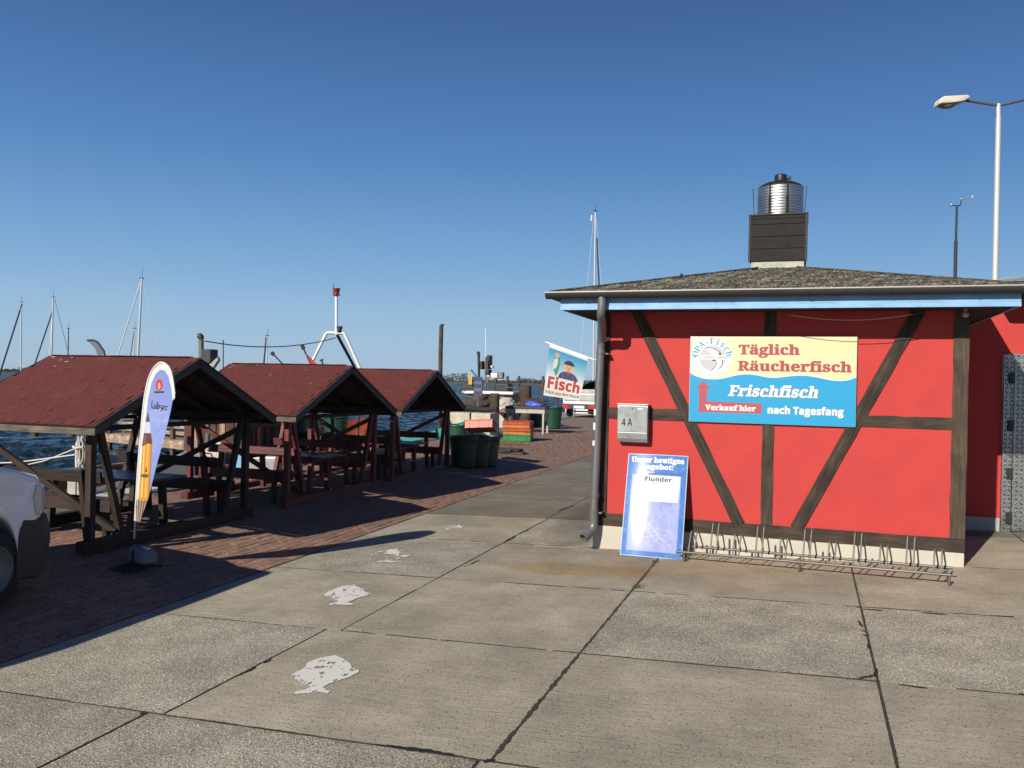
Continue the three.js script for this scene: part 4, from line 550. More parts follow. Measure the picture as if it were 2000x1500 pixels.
function makeBench(label, fm) {
  const t = thing('bench', label, 'bench', null, 0, 'benches with backs in the shelters');
  for (const z of [0.05, 0.2]) obj('seat_plank', bar(V(-0.82, 0.43, z), V(0.82, 0.43, z), 0.135, 0.04, V(0, 0, 1)), fm, t);
  obj('backrest', bar(V(-0.84, 0.76, -0.115), V(0.84, 0.76, -0.115), 0.125, 0.035, V(0, 0, 1).applyAxisAngle(V(1, 0, 0), -0.15)), fm, t);
  for (const x of [-0.6, 0.6]) { obj('leg', bar(V(x, 0, -0.04), V(x, 0.84, -0.15), 0.075, 0.06, V(1, 0, 0)), fm, t); obj('leg', bar(V(x, 0, 0.22), V(x, 0.41, 0.19), 0.07, 0.06, V(1, 0, 0)), fm, t); obj('seat_bearer', bar(V(x + 0.05, 0.385, -0.1), V(x + 0.05, 0.385, 0.28), 0.05, 0.06, V(0, 1, 0)), fm, t); }
  return t;
}
{
  const y = gy(-8, PZ[0]), cx = PX - 1.2, where = ['nearest', 'middle', 'farthest'];
  let t = makeTable('blue slatted table with brown legs in the nearest picnic shelter', M.brownStain); t.position.set(cx - 0.1, y, PZ[0] + 0.05);
  for (const i of [1, 2]) { const c = dup(t, `blue slatted table with red legs in the ${where[i]} picnic shelter`, V(cx, y, PZ[i])); c.traverse((o) => { if (o.material === M.brownStain) o.material = M.redStain; }); }
  t = makeBench('brown bench facing away from the viewer on the near side of the nearest shelter', M.brownStain); t.position.set(cx, y, PZ[0] + 0.98); t.rotation.y = Math.PI;
  let c = dup(t, 'brown bench on the far side of the nearest picnic shelter, behind the blue table', V(cx, y, PZ[0] - 0.98), 0); void c;
  for (const i of [1, 2]) for (const s of [1, -1]) { c = dup(t, `red stained bench on the ${s > 0 ? 'near' : 'far'} side of the ${where[i]} picnic shelter`, V(cx, y, PZ[i] + s * 0.98), s > 0 ? Math.PI : 0); c.traverse((o) => { if (o.material === M.brownStain) o.material = M.redStain; }); }
}
// ------------------------------------------------------------------ beer banner on its cross foot
{
  const B = gp(258, 1112), Tp = V(-5.95, 2.11, -6.68), U = Tp.clone().sub(B), R = V(0.958, 0, 0.287), n = U.clone().cross(R).normalize(), up = n.clone().cross(R).normalize(); if (up.y < 0) up.negate();
  const loc = (px, py) => { const p = at(px, py, { n, p: B }).sub(B); return [p.dot(R), p.dot(up)]; }, W3 = (a, b, k = 0) => B.clone().addScaledVector(R, a).addScaledVector(up, b).addScaledVector(n, k);
  const b = thing('feather_banner', 'tall blue feather banner with a white edge, standing before the nearest picnic shelter', 'banner');
  const out = [[263, 1052], [265, 1000], [270, 915], [277, 830], [283, 775], [290, 742], [299, 722], [311, 710], [322, 711], [331, 720], [337, 740], [342, 776], [337, 783], [334, 800], [322, 850], [306, 908], [290, 972], [276, 1010], [266, 1045]].map(([x, y]) => loc(x, y));
  const xs = out.map((p) => p[0]), ys = out.map((p) => p[1]), x0 = Math.min(...xs) - 0.02, y0 = Math.min(...ys) - 0.02, w = Math.max(...xs) + 0.02 - x0, h = Math.max(...ys) + 0.02 - y0, k = 2000 / h, cw = Math.ceil(w * k);
  const C = (px, py) => { const [a, q] = loc(px, py); return [(a - x0) * k, (h - (q - y0)) * k]; };
  const t = canvasTex(cw, 2000, (c) => {
    const path = (pts, col) => { c.fillStyle = col; c.beginPath(); pts.forEach(([x, y], i) => c[i ? 'lineTo' : 'moveTo'](...C(x, y))); c.closePath(); c.fill(); };
    c.fillStyle = '#f2f2ee'; c.fillRect(0, 0, cw, 2000);
    const [ , ya] = C(300, 720), [ , yb] = C(300, 970), g = c.createLinearGradient(0, ya, 0, yb); g.addColorStop(0, '#8b9ae0'); g.addColorStop(0.4, '#93a6ea'); g.addColorStop(1, '#8ea4e8');
    path([[271, 975], [275, 915], [283, 835], [289, 780], [296, 748], [304, 730], [313, 722], [322, 724], [329, 735], [334, 755], [337, 780], [336, 800], [322, 850], [306, 910], [292, 972], [286, 990]], g);
    seed = 5; for (let i = 0; i < 60; i++) { const [x, y] = C(rr(290, 330), rr(800, 880)); c.fillStyle = 'rgba(190,205,250,.10)'; c.beginPath(); c.ellipse(x, y, rr(30, 90), rr(15, 50), 0, 0, 7); c.fill(); }
    path([[264, 1052], [268, 975], [290, 975], [276, 1010], [266, 1045]], '#8a6c58'); for (let i = 0; i < 9; i++) path([[266 + i * 2.6, 978], [267.2 + i * 2.6, 978], [266.5 + i * 0.8, 1040], [265.8 + i * 0.8, 1040]], i % 2 ? '#c9b7a8' : '#5f4a40');
    path([[270, 978], [279, 862], [296, 862], [289, 978]], '#e59a2c'); path([[281, 972], [287, 866], [291, 866], [287, 972]], '#f4bc4a'); path([[274, 972], [281, 866], [283.5, 866], [278, 972]], '#f7d474'); path([[289, 978], [296, 862], [297.5, 862], [291.5, 978]], '#b86c28');
    path([[277, 872], [281, 846], [295, 845], [297.5, 868], [289, 866]], '#63402f'); path([[279, 866], [282, 850], [286, 850], [284, 868]], '#8a5c40'); path([[283, 846], [284, 822], [293, 822], [294, 846]], '#dcdff5'); path([[284, 824], [288, 808], [290, 806], [293, 824]], '#5b5560'); path([[283, 922], [285.5, 910], [288, 922]], '#8a3a22'); path([[277, 926], [290, 926], [290, 932], [277, 932]], '#5a6b2a');
    // emblem and black letter word, drawn in the banner's own plane with a broad pen
    const o0 = C(296, 780), sx = (C(326, 780)[0] - o0[0]) / 30, sy = (C(296, 810)[1] - o0[1]) / 30, sk = (C(326, 780)[1] - o0[1]) / 30;
    const pen = (strokes, x, y, k, slant, col) => { const [ox, oy] = C(x, y); c.save(); c.transform(sx, sk + slant * sy, 0, sy * 1.4, ox, oy); c.fillStyle = col; for (const st of strokes) for (let i = 0; i + 3 < st.length; i += 2) { const [x1, y1, x2, y2] = [st[i] * k, st[i + 1] * k, st[i + 2] * k, st[i + 3] * k], nx = 0.85 * k, ny = -0.62 * k; c.beginPath(); c.moveTo(x1 - nx, y1 - ny); c.lineTo(x1 + nx, y1 + ny); c.lineTo(x2 + nx, y2 + ny); c.lineTo(x2 - nx, y2 - ny); c.closePath(); c.fill(); } c.restore(); };
    const word = [[1, -8, 2.2, -9, 1.2, -5, 1.6, -1.5, 0, 0], [0, -0.2, 2.2, -0.8, 4.2, 0.2], [5.6, -4.6, 5.6, -0.8, 7, 0], [7, 0, 8.4, -1, 8.4, -4.8], [8.4, -1, 9.2, 0], [5.5, -6.6, 6.3, -7.0], [7.7, -6.6, 8.5, -7.0], [10.6, -8.4, 10.6, -0.8, 12, 0, 13.6, -1.2, 13.6, -3.6, 12.2, -4.8, 10.8, -3.8], [15.2, -4.6, 17.6, -4.8, 15.8, -2.6, 17.6, -1, 16.8, 1.6, 15, 1.4], [19.4, -2.6, 21.6, -3.8, 20.4, -4.9, 19.2, -3.8, 19.2, -1, 20.6, 0, 21.8, -0.8], [23.4, -4.8, 23.4, -0.2, 24.2, 0], [23.6, -3.8, 25, -4.9, 26, -4.2]];
    pen(word, 295, 797, 1.24, 0.14, '#12343c'); pen(word, 275, 931, 0.52, 0.12, '#2c4a34');
    const [ex, ey2] = C(311, 752); c.save(); c.transform(sx, sk, 0, sy, ex, ey2); c.fillStyle = '#d8402f'; c.beginPath(); c.ellipse(0, 0, 7, 11, 0.04, 0, 7); c.fill(); c.fillStyle = '#f4b49a'; c.beginPath(); c.ellipse(0, 2, 2.4, 6.5, 0, 0, 7); c.fill(); c.fillStyle = '#20323a'; c.fillRect(-10, 12, 19, 3.4); c.restore();
  });
  const s = new THREE.Shape(out.map(([x, y]) => new THREE.Vector2(x, y))), g = new THREE.ShapeGeometry(s), P = g.attributes.position, uv = g.attributes.uv;
  for (let i = 0; i < P.count; i++) { const a = P.getX(i), q = P.getY(i); uv.setXY(i, (a - x0) / w, (q - y0) / h); const p = W3(a, q); P.setXYZ(i, p.x, p.y, p.z); } g.computeVertexNormals();
  obj('cloth', g, new THREE.MeshPhysicalMaterial({ color: lin(0.74, 0.74, 0.74), map: t, roughness: 0.85, side: THREE.DoubleSide, transmission: 0.2, thickness: 0 }), b);
  const pole = [[258, 1112], [259.5, 1085], [262, 1052], [264.5, 1000], [269.5, 915], [276.5, 830], [282.5, 775], [289.5, 742], [298.5, 721], [311, 708.5], [322, 710], [331.5, 719.5], [337.5, 740], [341.5, 770]].map(([x, y]) => W3(...loc(x, y)));
  obj('pole', tube(pole.slice(2), 0.009, 60, 8), M.white, b); obj('pole_foot', [cyl(pole[0], pole[1].clone().lerp(pole[2], 0.3), 0.014), cyl(pole[0].clone().add(V(0, -0.02, 0)), pole[0].clone().lerp(pole[1], 0.6), 0.022)], M.black, b);
  obj('cross_foot', [bar(B.clone().add(V(-0.32, 0.0, 0.06)), B.clone().add(V(0.30, 0.045, -0.1)), 0.05, 0.02, V(0, 1, 0)), bar(B.clone().add(V(-0.08, 0.01, -0.26)), B.clone().add(V(0.08, 0.025, 0.2)), 0.05, 0.02, V(0, 1, 0)), rbox(0.32, 0.012, 0.3, B.x - 0.02, B.y + 0.02, B.z)], M.black, b);
  rebase(b, B);
  const q = gp(279, 1103), bag = new THREE.SphereGeometry(1, 28, 18), bp = bag.attributes.position; for (let i = 0; i < bp.count; i++) { const x = bp.getX(i), y = bp.getY(i), z = bp.getZ(i), sq = (v, e) => Math.sign(v) * Math.abs(v) ** e, wv = 1 + 0.12 * (vn(x * 3 + 9, z * 3 + y * 2 + 9, 99, 3) - 0.5); bp.setXYZ(i, sq(x, 0.7) * 0.155 * wv, Math.max(-0.05, sq(y, 0.8) * 0.105 * wv - 0.03 * x), sq(z, 0.7) * 0.12 * wv); } bag.computeVertexNormals();
  const wb = thing('weight_bag', 'lumpy grey weight bag lying on the foot of the feather banner', 'weight bag', V(q.x, q.y + 0.085, q.z), -0.3); obj('bag', bag, S(lin(0.30, 0.31, 0.35), { roughness: 0.6, map: T.scuff }), wb); obj('handle', rbox(0.16, 0.022, 0.05, 0.03, 0.095, 0, 0.01), M.white, wb);
}
// ------------------------------------------------------------------ white fish painted on the concrete
{
  const fish = (pts, label, mask, mat) => {
    const P = pts.map(([x, y]) => gp(x, y)), c = P.reduce((a, p) => a.add(p), V(0, 0, 0)).multiplyScalar(1 / P.length), fine = [];
    for (let i = 0; i < P.length; i++) { const a = P[i], b = P[(i + 1) % P.length], n = Math.max(1, Math.round(a.distanceTo(b) / 0.012)); for (let k = 0; k < n; k++) fine.push(a.clone().lerp(b, k / n).add(V(rr(-.006, .006), 0, rr(-.006, .006)))); }
    const g = new THREE.ShapeGeometry(new THREE.Shape(fine.map((p) => new THREE.Vector2(p.x - c.x, p.z - c.z)))), Q = g.attributes.position, uv = g.attributes.uv;
    for (let i = 0; i < Q.count; i++) { const x = Q.getX(i) + c.x, z = Q.getY(i) + c.z; uv.setXY(i, x * 0.9, z * 0.9); Q.setXYZ(i, x - c.x, gy(x, z) + 0.0055 - gy(c.x, c.z), z - c.z); } g.computeVertexNormals();
    const m = tag(obj('painted_fish', g, mat, null), label, 'ground marking', 'white fish painted on the concrete'); m.position.set(c.x, gy(c.x, c.z), c.z); m.castShadow = false; void mask;
  };
  const paint = (mask, r) => S(lin(0.72, 0.7, 0.64), { alphaMap: rep(mask, r), alphaTest: 0.5, side: THREE.DoubleSide, roughness: 0.85 });
  const f1 = [[569, 1320], [582, 1312], [595, 1305], [600, 1296], [618, 1288], [640, 1283], [655, 1281], [672, 1288], [684, 1297], [687, 1305], [702, 1311], [700, 1315], [688, 1321], [670, 1328], [655, 1332], [640, 1338], [630, 1344], [645, 1352], [640, 1356], [625, 1352], [610, 1355], [574, 1357], [578, 1352], [600, 1347], [608, 1342], [590, 1335], [578, 1328]];
  const f2 = [[632, 1163], [640, 1157], [655, 1150], [672, 1145], [693, 1143], [696, 1146], [708, 1150], [714, 1157], [726, 1160], [715, 1165], [700, 1168], [688, 1174], [678, 1177], [692, 1181], [688, 1183], [660, 1182], [642, 1183], [645, 1180], [660, 1176], [652, 1171]];
  fish(f1, 'nearest and whitest of the painted flatfish on the concrete, at the bottom', 0, paint(T.worn, 1.5));
  fish(f2, 'second painted white flatfish, slightly worn, beyond the nearest one', 0, paint(T.worn, 2.1));
  const mv = (dx, dy, k, ky) => f2.map(([x, y]) => [dx + (x - 680) * k, dy + (y - 1163) * ky]);
  fish(mv(765, 1086, 0.95, 0.68), 'worn painted fish with half its paint gone, just below the banner shadow tip', 0, paint(T.veryWorn, 1));
  fish(mv(884, 1031, 0.5, 0.34), 'almost vanished painted fish, farthest of the row on the concrete', 0, paint(T.veryWorn, 1.2));
}

// ------------------------------------------------------------------ parked van at the left edge
{
  const v = thing('parked_van', 'white van with dark bumper parked at the left edge, only its front end showing', 'van');
  const W = 0.95, paint = new THREE.MeshPhysicalMaterial({ color: lin(0.72, 0.73, 0.74), roughness: 0.35, clearcoat: 1, clearcoatRoughness: 0.05 });
  const plastic = S(lin(0.035, 0.036, 0.04), { roughness: 0.65 });
  const arch = (f, r) => { const o = []; for (let i = 0; i <= 14; i++) { const a = Math.PI * i / 14; o.push([f + Math.cos(a) * r, 0.34 + Math.sin(a) * r]); } return o; };
  const warp = (g) => { const p = g.attributes.position; for (let i = 0; i < p.count; i++) { let x = p.getX(i), y = p.getY(i), f = p.getZ(i); const ax = Math.abs(x) / W; if (f > -0.9) f -= 0.26 * Math.pow(ax, 5) * smooth(-0.9, -0.05, f) + 0.06 * ax * ax * smooth(-0.9, 0, f); x *= 1 - 0.035 * smooth(0.45, 0.0, y) - 0.13 * smooth(0.95, 1.95, y) - 0.05 * smooth(-0.6, 0, f); p.setXYZ(i, x, y, f); } g.computeVertexNormals(); return g; };
  const ext = (pts, half, seg = 10, bevel = 0.03) => { // side outline (f, y) swept across the width, cut in slices so it can be bent
    const out = []; const s = new THREE.Shape(pts.map(([f, y]) => new THREE.Vector2(f, y))); const g = new THREE.ExtrudeGeometry(s, { depth: 2 * half - 2 * bevel, steps: seg, bevelEnabled: true, bevelSize: bevel, bevelThickness: bevel, bevelOffset: -bevel, bevelSegments: 3 }); g.translate(0, 0, -half + bevel);
    const m = new THREE.Matrix4().set(0, 0, 1, 0, 0, 1, 0, 0, 1, 0, 0, 0, 0, 0, 0, 1); g.applyMatrix4(m); out.push(g); const q = g; const p = q.attributes.position; for (let i = 0; i < p.count; i += 3) for (const a of [q.attributes.position, q.attributes.normal]) { const t = [a.getX(i + 1), a.getY(i + 1), a.getZ(i + 1)]; a.setXYZ(i + 1, a.getX(i + 2), a.getY(i + 2), a.getZ(i + 2)); a.setXYZ(i + 2, ...t); } return q; };
  const body = [[-0.08, 0.62], [-0.04, 0.82], [-0.06, 0.98], [-0.13, 1.06], [-0.5, 1.15], [-0.92, 1.22], [-1.3, 1.5], [-1.72, 1.84], [-1.95, 1.92], [-3.2, 1.96], [-4.6, 1.93], [-4.82, 1.8], [-4.88, 1.0], [-4.88, 0.42], [-4.35, 0.36], ...arch(-3.92, 0.4).reverse().slice(0), [-3.45, 0.3], [-1.4, 0.28], ...arch(-0.86, 0.44).reverse().slice(0), [-0.37, 0.5], [-0.34, 0.62]];
  obj('body', boxUV(warp(ext(body, W, 16, 0.05))), paint, v);
  obj('bumper', boxUV(warp(ext([[0.02, 0.30], [0.05, 0.45], [0.045, 0.58], [0.0, 0.70], [-0.30, 0.72], [-0.38, 0.60], [-0.43, 0.38], [-0.40, 0.2], [-0.05, 0.17]], W + 0.008, 16, 0.03))), plastic, v);
  const lamp = S(lin(0.62, 0.63, 0.62), { roughness: 0.25, metalness: 0.1 });
  for (const s of [-1, 1]) { const g = ext([[-0.028, 0.74], [-0.04, 0.96], [-0.10, 1.0], [-0.14, 0.9], [-0.1, 0.74]], 0.2, 6, 0.012); g.translate(s * (W - 0.19), 0, 0.006); obj('headlamp', boxUV(warp(g)), lamp, v); }
  obj('grille', boxUV(warp(ext([[-0.03, 0.74], [-0.03, 0.90], [-0.08, 0.90], [-0.08, 0.74]], 0.5, 8, 0.008))), plastic, v);
  const glass = new THREE.MeshPhysicalMaterial({ color: lin(0.02, 0.025, 0.03), roughness: 0.05, clearcoat: 1 });
  obj('windscreen', boxUV(warp(ext([[-0.97, 1.245], [-1.69, 1.83], [-1.72, 1.80], [-1.0, 1.2]], W * 0.9, 12, 0.006))), glass, v);
  for (const s of [-1, 1]) { const g = ext([[-1.35, 1.2], [-1.85, 1.75], [-2.5, 1.78], [-2.5, 1.15], [-1.5, 1.13]], 0.012, 1, 0.003); const p = g.attributes.position; for (let i = 0; i < p.count; i++) p.setX(i, p.getX(i) + s * (W + 0.002)); obj('side_window', boxUV(warp(g)), glass, v); obj('mirror', rbox(0.16, 0.2, 0.1, s * 1.02, 1.22, -1.42, 0.04), plastic, v); }
  for (const f of [-0.84, -3.92]) for (const s of [-1, 1]) { const w = obj('wheel', lathe([[0.2, -0.09], [0.29, -0.1], [0.32, -0.08], [0.328, -0.03], [0.328, 0.03], [0.32, 0.08], [0.29, 0.1], [0.2, 0.09]], 40).rotateZ(Math.PI / 2).translate(s * 0.84, 0.328, f), M.rubber, v); obj('rim', lathe([[0, 0.03], [0.06, 0.045], [0.1, 0.02], [0.17, 0.05], [0.2, 0.09], [0.215, 0.1], [0.2, 0.02], [0, 0]], 32).rotateZ(-Math.PI / 2 * s).translate(s * 0.84, 0.328, f), M.steelDull, w); }
  obj('underbody', box(1.6, 0.1, 3.6, 0, 0.36, -2.42), plastic, v);
  const c = gp(60, 1175); v.position.set(-7.26, gy(-6.5, -5) + 0.03, -6.03); v.rotation.y = Math.PI; void c;
}
// ------------------------------------------------------------------ tubs, crates and gear along the quay
function makeTub(label, r, h, mat, group) {
  const t = thing('round_tub', label, 'tub', null, 0, group);
  obj('tub', lathe([[0, 0.02], [r * 0.76, 0.02], [r * 0.78, 0], [r * 0.80, 0.03], [r * 0.97, h - 0.1], [r * 0.985, h - 0.09], [r * 0.99, h - 0.05], [r * 0.95, h - 0.06], [r * 0.74, 0.06], [0, 0.05]], 40), mat, t);
  obj('rim', lathe([[r * 0.96, h - 0.065], [r * 1.03, h - 0.07], [r * 1.04, h - 0.03], [r * 1.0, h], [r * 0.95, h - 0.005], [r * 0.94, h - 0.05]], 40), mat, t);
  for (const a of [0.4, 3.5]) obj('handle', tube([V(r * 1.02 * Math.cos(a - 0.25), h - 0.1, r * 1.02 * Math.sin(a - 0.25)), V(r * 1.12 * Math.cos(a), h - 0.12, r * 1.12 * Math.sin(a)), V(r * 1.02 * Math.cos(a + 0.25), h - 0.1, r * 1.02 * Math.sin(a + 0.25))], 0.014, 10, 6), mat, t); return t;
}
{
  const put = (o, px, py) => { const p = gp(px, py); o.position.copy(p); return o; };
  const grp = 'round fish tubs on the quay'; let t = put(makeTub('dark green round tub nearest the farthest shelter, leftmost of three side by side', 0.31, 0.66, M.greenTubDark, grp), 905, 912); const first = t;
  put(dup(t, 'dark green round tub in the middle of three side by side'), 930, 911); t = put(dup(t, 'green round tub, rightmost of three side by side near the farthest shelter'), 949, 909); t.traverse((o) => { if (o.material === M.greenTubDark) o.material = M.greenTub; });
  const b = (px, py, label, k) => { const c = put(dup(first, label), px, py); c.scale.setScalar(k); c.traverse((o) => { if (o.material === M.greenTubDark) o.material = M.greenTub; }); return c; };
  b(1078, 837, 'large green round tub standing alone in front of the white trailer', 1.22); b(1046, 832, 'green tub half hidden behind the grey work table', 1.15); b(1030, 828, 'darker green tub behind the stack of fish crates', 1.0);
  b(576, 868, 'green tub on the quay seen through the middle shelter, left one', 1.1); b(655, 862, 'green tub on the quay seen through the middle shelter, right one', 1.1); b(893, 872, 'green tub half hidden behind the row of three tubs', 0.9);
  b(522, 862, 'green tub seen between the nearest and the middle shelter', 1.0);
}
function crate(name, label, mat, w = 0.62, d = 0.42, h = 0.2, group = 'plastic fish crates') {
  const c = thing(name, label, 'crate', null, 0, group), th = 0.018;
  for (const [q, x, z, ww, dd] of [['side', 0, d / 2, w, th], ['side', 0, -d / 2, w, th], ['end', w / 2, 0, th, d], ['end', -w / 2, 0, th, d]]) { const long = q === 'side'; obj(q, [rbox(ww, h - 0.02, dd, x, h / 2, z, 0.005), rbox(ww + 0.03, 0.025, dd + 0.03, x, h - 0.012, z, 0.006), ...[-0.35, 0, 0.35].map((k) => rbox(long ? 0.03 : 0.03, h - 0.03, long ? 0.03 : 0.03, x + (long ? k * w : 0), h / 2, z + (long ? 0 : k * d), 0.004))], mat, c); }
  obj('bottom', rbox(w - 0.02, 0.015, d - 0.02, 0, 0.012, 0, 0.004), mat, c); return c;
}
{
  const t0 = scene.getObjectByName('round_tub'), c = crate('fish_crate', 'orange fish crate lying tilted across the tops of the green tubs', M.orange, 0.62, 0.44, 0.2); c.position.set(t0.position.x + 0.0, t0.position.y + 0.73, t0.position.z - 0.98); c.rotation.set(-0.3, 0.12, 0.1);
  const p = gp(1012, 861), mats = [M.green, M.yellowOrange, M.orange, M.yellowOrange, M.orange]; const names = ['green fish crate at the bottom of the crate stack', 'yellow orange fish crate, second from the bottom of the stack', 'orange fish crate in the middle of the crate stack', 'yellow orange fish crate, second from the top of the stack', 'orange fish crate on top of the crate stack'];
  const base = crate('fish_crate', names[0], M.green, 0.8, 0.5, 0.19); base.position.copy(p); base.rotation.y = 0.15;
  let y = p.y + 0.19; for (let i = 1; i < 5; i++) { const k = dup(base, names[i], V(p.x + rr(-.03, .03), y, p.z + rr(-.03, .03)), 0.15 + rr(-0.06, 0.06)); k.scale.y = 0.52; y += 0.19 * k.scale.y; k.traverse((o) => { if (o.isMesh) o.material = mats[i]; }); }
  const w = gp(1030, 846), wt = thing('work_table', 'grey work table with white legs beside the crate stack on the quay', 'table', w, 0.1);
  obj('table_top', rbox(1.35, 0.09, 0.85, 0, 0.86, 0, 0.01), M.darkTarp, wt); obj('apron', rbox(1.3, 0.14, 0.8, 0, 0.745, 0, 0.01), M.whiteOld, wt); for (const x of [-0.6, 0.6]) for (const z of [-0.36, 0.36]) obj('leg', rbox(0.06, 0.72, 0.06, x, 0.36, z), M.whiteOld, wt);
  const tarp = (label, mat, x, z, sx, sy, sz, cat) => { const g = new THREE.SphereGeometry(1, 20, 14), P = g.attributes.position; for (let i = 0; i < P.count; i++) { const a = P.getX(i), b = P.getY(i), q = P.getZ(i), k = 1 + 0.5 * (vn(a * 3 + x * 7 + 20, q * 3 + b * 3 + 20, 99, 11) - 0.5); P.setXYZ(i, a * sx * k, Math.max(-0.02, b * sy * k), q * sz * k); } g.computeVertexNormals(); const m = tag(obj('crumpled_cloth', boxUV(g), mat), label, cat); m.position.copy(w).add(V(x, 0.93, z)); };
  tarp('bright blue plastic bundle on the right end of the work table', M.blueTarp, 0.3, 0.25, 0.3, 0.14, 0.16, 'bundle'); tarp('pinkish net heap on the work table behind the blue bundle', S(lin(0.5, 0.2, 0.15), { map: T.moss, roughness: 1 }), 0.1, -0.1, 0.5, 0.2, 0.2, 'net');
  // pale concrete block with a black fender lying on it
  const q = gp(925, 853), cb = tag(obj('concrete_block', rbox(1.35, 0.75, 0.9, 0, 0.375, 0, 0.02), S(lin(1.0, 0.96, 0.85), { map: T.trowelled, bumpMap: T.trowelledBump, bumpScale: 0.01, roughness: 0.9 })), 'pale square concrete block at the quay edge behind the three green tubs', 'concrete block'); cb.position.copy(q); cb.rotation.y = 0.05;
  const fd = tag(obj('fender', tube([V(-0.7, 0, 0), V(-0.2, 0.03, 0.02), V(0.3, -0.01, 0), V(0.72, 0.03, -0.03)], 0.075, 20, 12), M.rubber), 'long black rubber fender lying along the top of the pale concrete block', 'fender'); fd.position.set(q.x, q.y + 0.86, q.z - 0.1);
  const hs = tag(obj('hanging_hose', tube([V(0.05, 0.82, 0.44), V(0.06, 0.78, 0.48), V(0.06, 0.5, 0.475), V(0.1, 0.25, 0.475), V(0.18, 0.05, 0.5), V(0.3, 0.02, 0.7)], 0.018, 24, 8), M.black), 'black hose hanging down the front of the pale concrete block', 'hose'); hs.position.copy(q);
  const coil = gp(985, 882), pts = []; for (let i = 0; i < 70; i++) { const a = i / 70 * 6.28 * 3.2; pts.push(V(Math.cos(a) * (0.42 + 0.05 * Math.sin(i)), 0.02 + i * 0.0008, Math.sin(a) * (0.42 + 0.04 * Math.cos(i * 1.3)))); } pts.push(V(-0.6, 0.02, 0.05), V(-1.2, 0.02, -0.1), V(-1.6, 0.03, -0.05));
  const cl = tag(obj('rope_coil', tube(pts, 0.018, 260, 6), M.ropeDark), 'dark coiled rope lying on the bricks right of the green tubs', 'rope'); cl.position.copy(coil);
  const grass = gp(985, 868), gg = []; for (let i = 0; i < 700; i++) { const a = rr(0, 6.28), r = Math.sqrt(rnd()), x = Math.cos(a) * r * 0.9 - 0.3, z = Math.sin(a) * r * 0.5, h2 = rr(0.05, 0.2), g = new THREE.BufferGeometry(); g.setAttribute('position', new THREE.Float32BufferAttribute([x - .006, 0, z, x + .006, 0, z, x + rr(-.08, .08), h2, z + rr(-.08, .08)], 3)); g.setAttribute('uv', new THREE.Float32BufferAttribute([0, 0, 1, 0, 0.5, 1], 2)); g.computeVertexNormals(); gg.push(g); }
  const gr = obj('grass', gg, S(lin(0.12, 0.13, 0.04), { side: THREE.DoubleSide, roughness: 1 })); gr.position.copy(grass); gr.userData = { kind: 'stuff', label: 'patch of dry grass between the green tubs and the crate stack', category: 'grass' };
}
const wobble = (r1, r2, h, n = 14) => { const g = new THREE.CylinderGeometry(r2, r1, h, n, 8), P = g.attributes.position, s = rnd() * 50; for (let i = 0; i < P.count; i++) { const k = 1 + 0.10 * (vn(P.getY(i) * 1.5 + s, Math.atan2(P.getZ(i), P.getX(i)) * 2 + 10, 99, 5) - 0.5); P.setXYZ(i, P.getX(i) * k + 0.02 * Math.sin(P.getY(i) + s), P.getY(i), P.getZ(i) * k); } g.computeVertexNormals(); return boxUV(g).translate(0, h / 2, 0); };
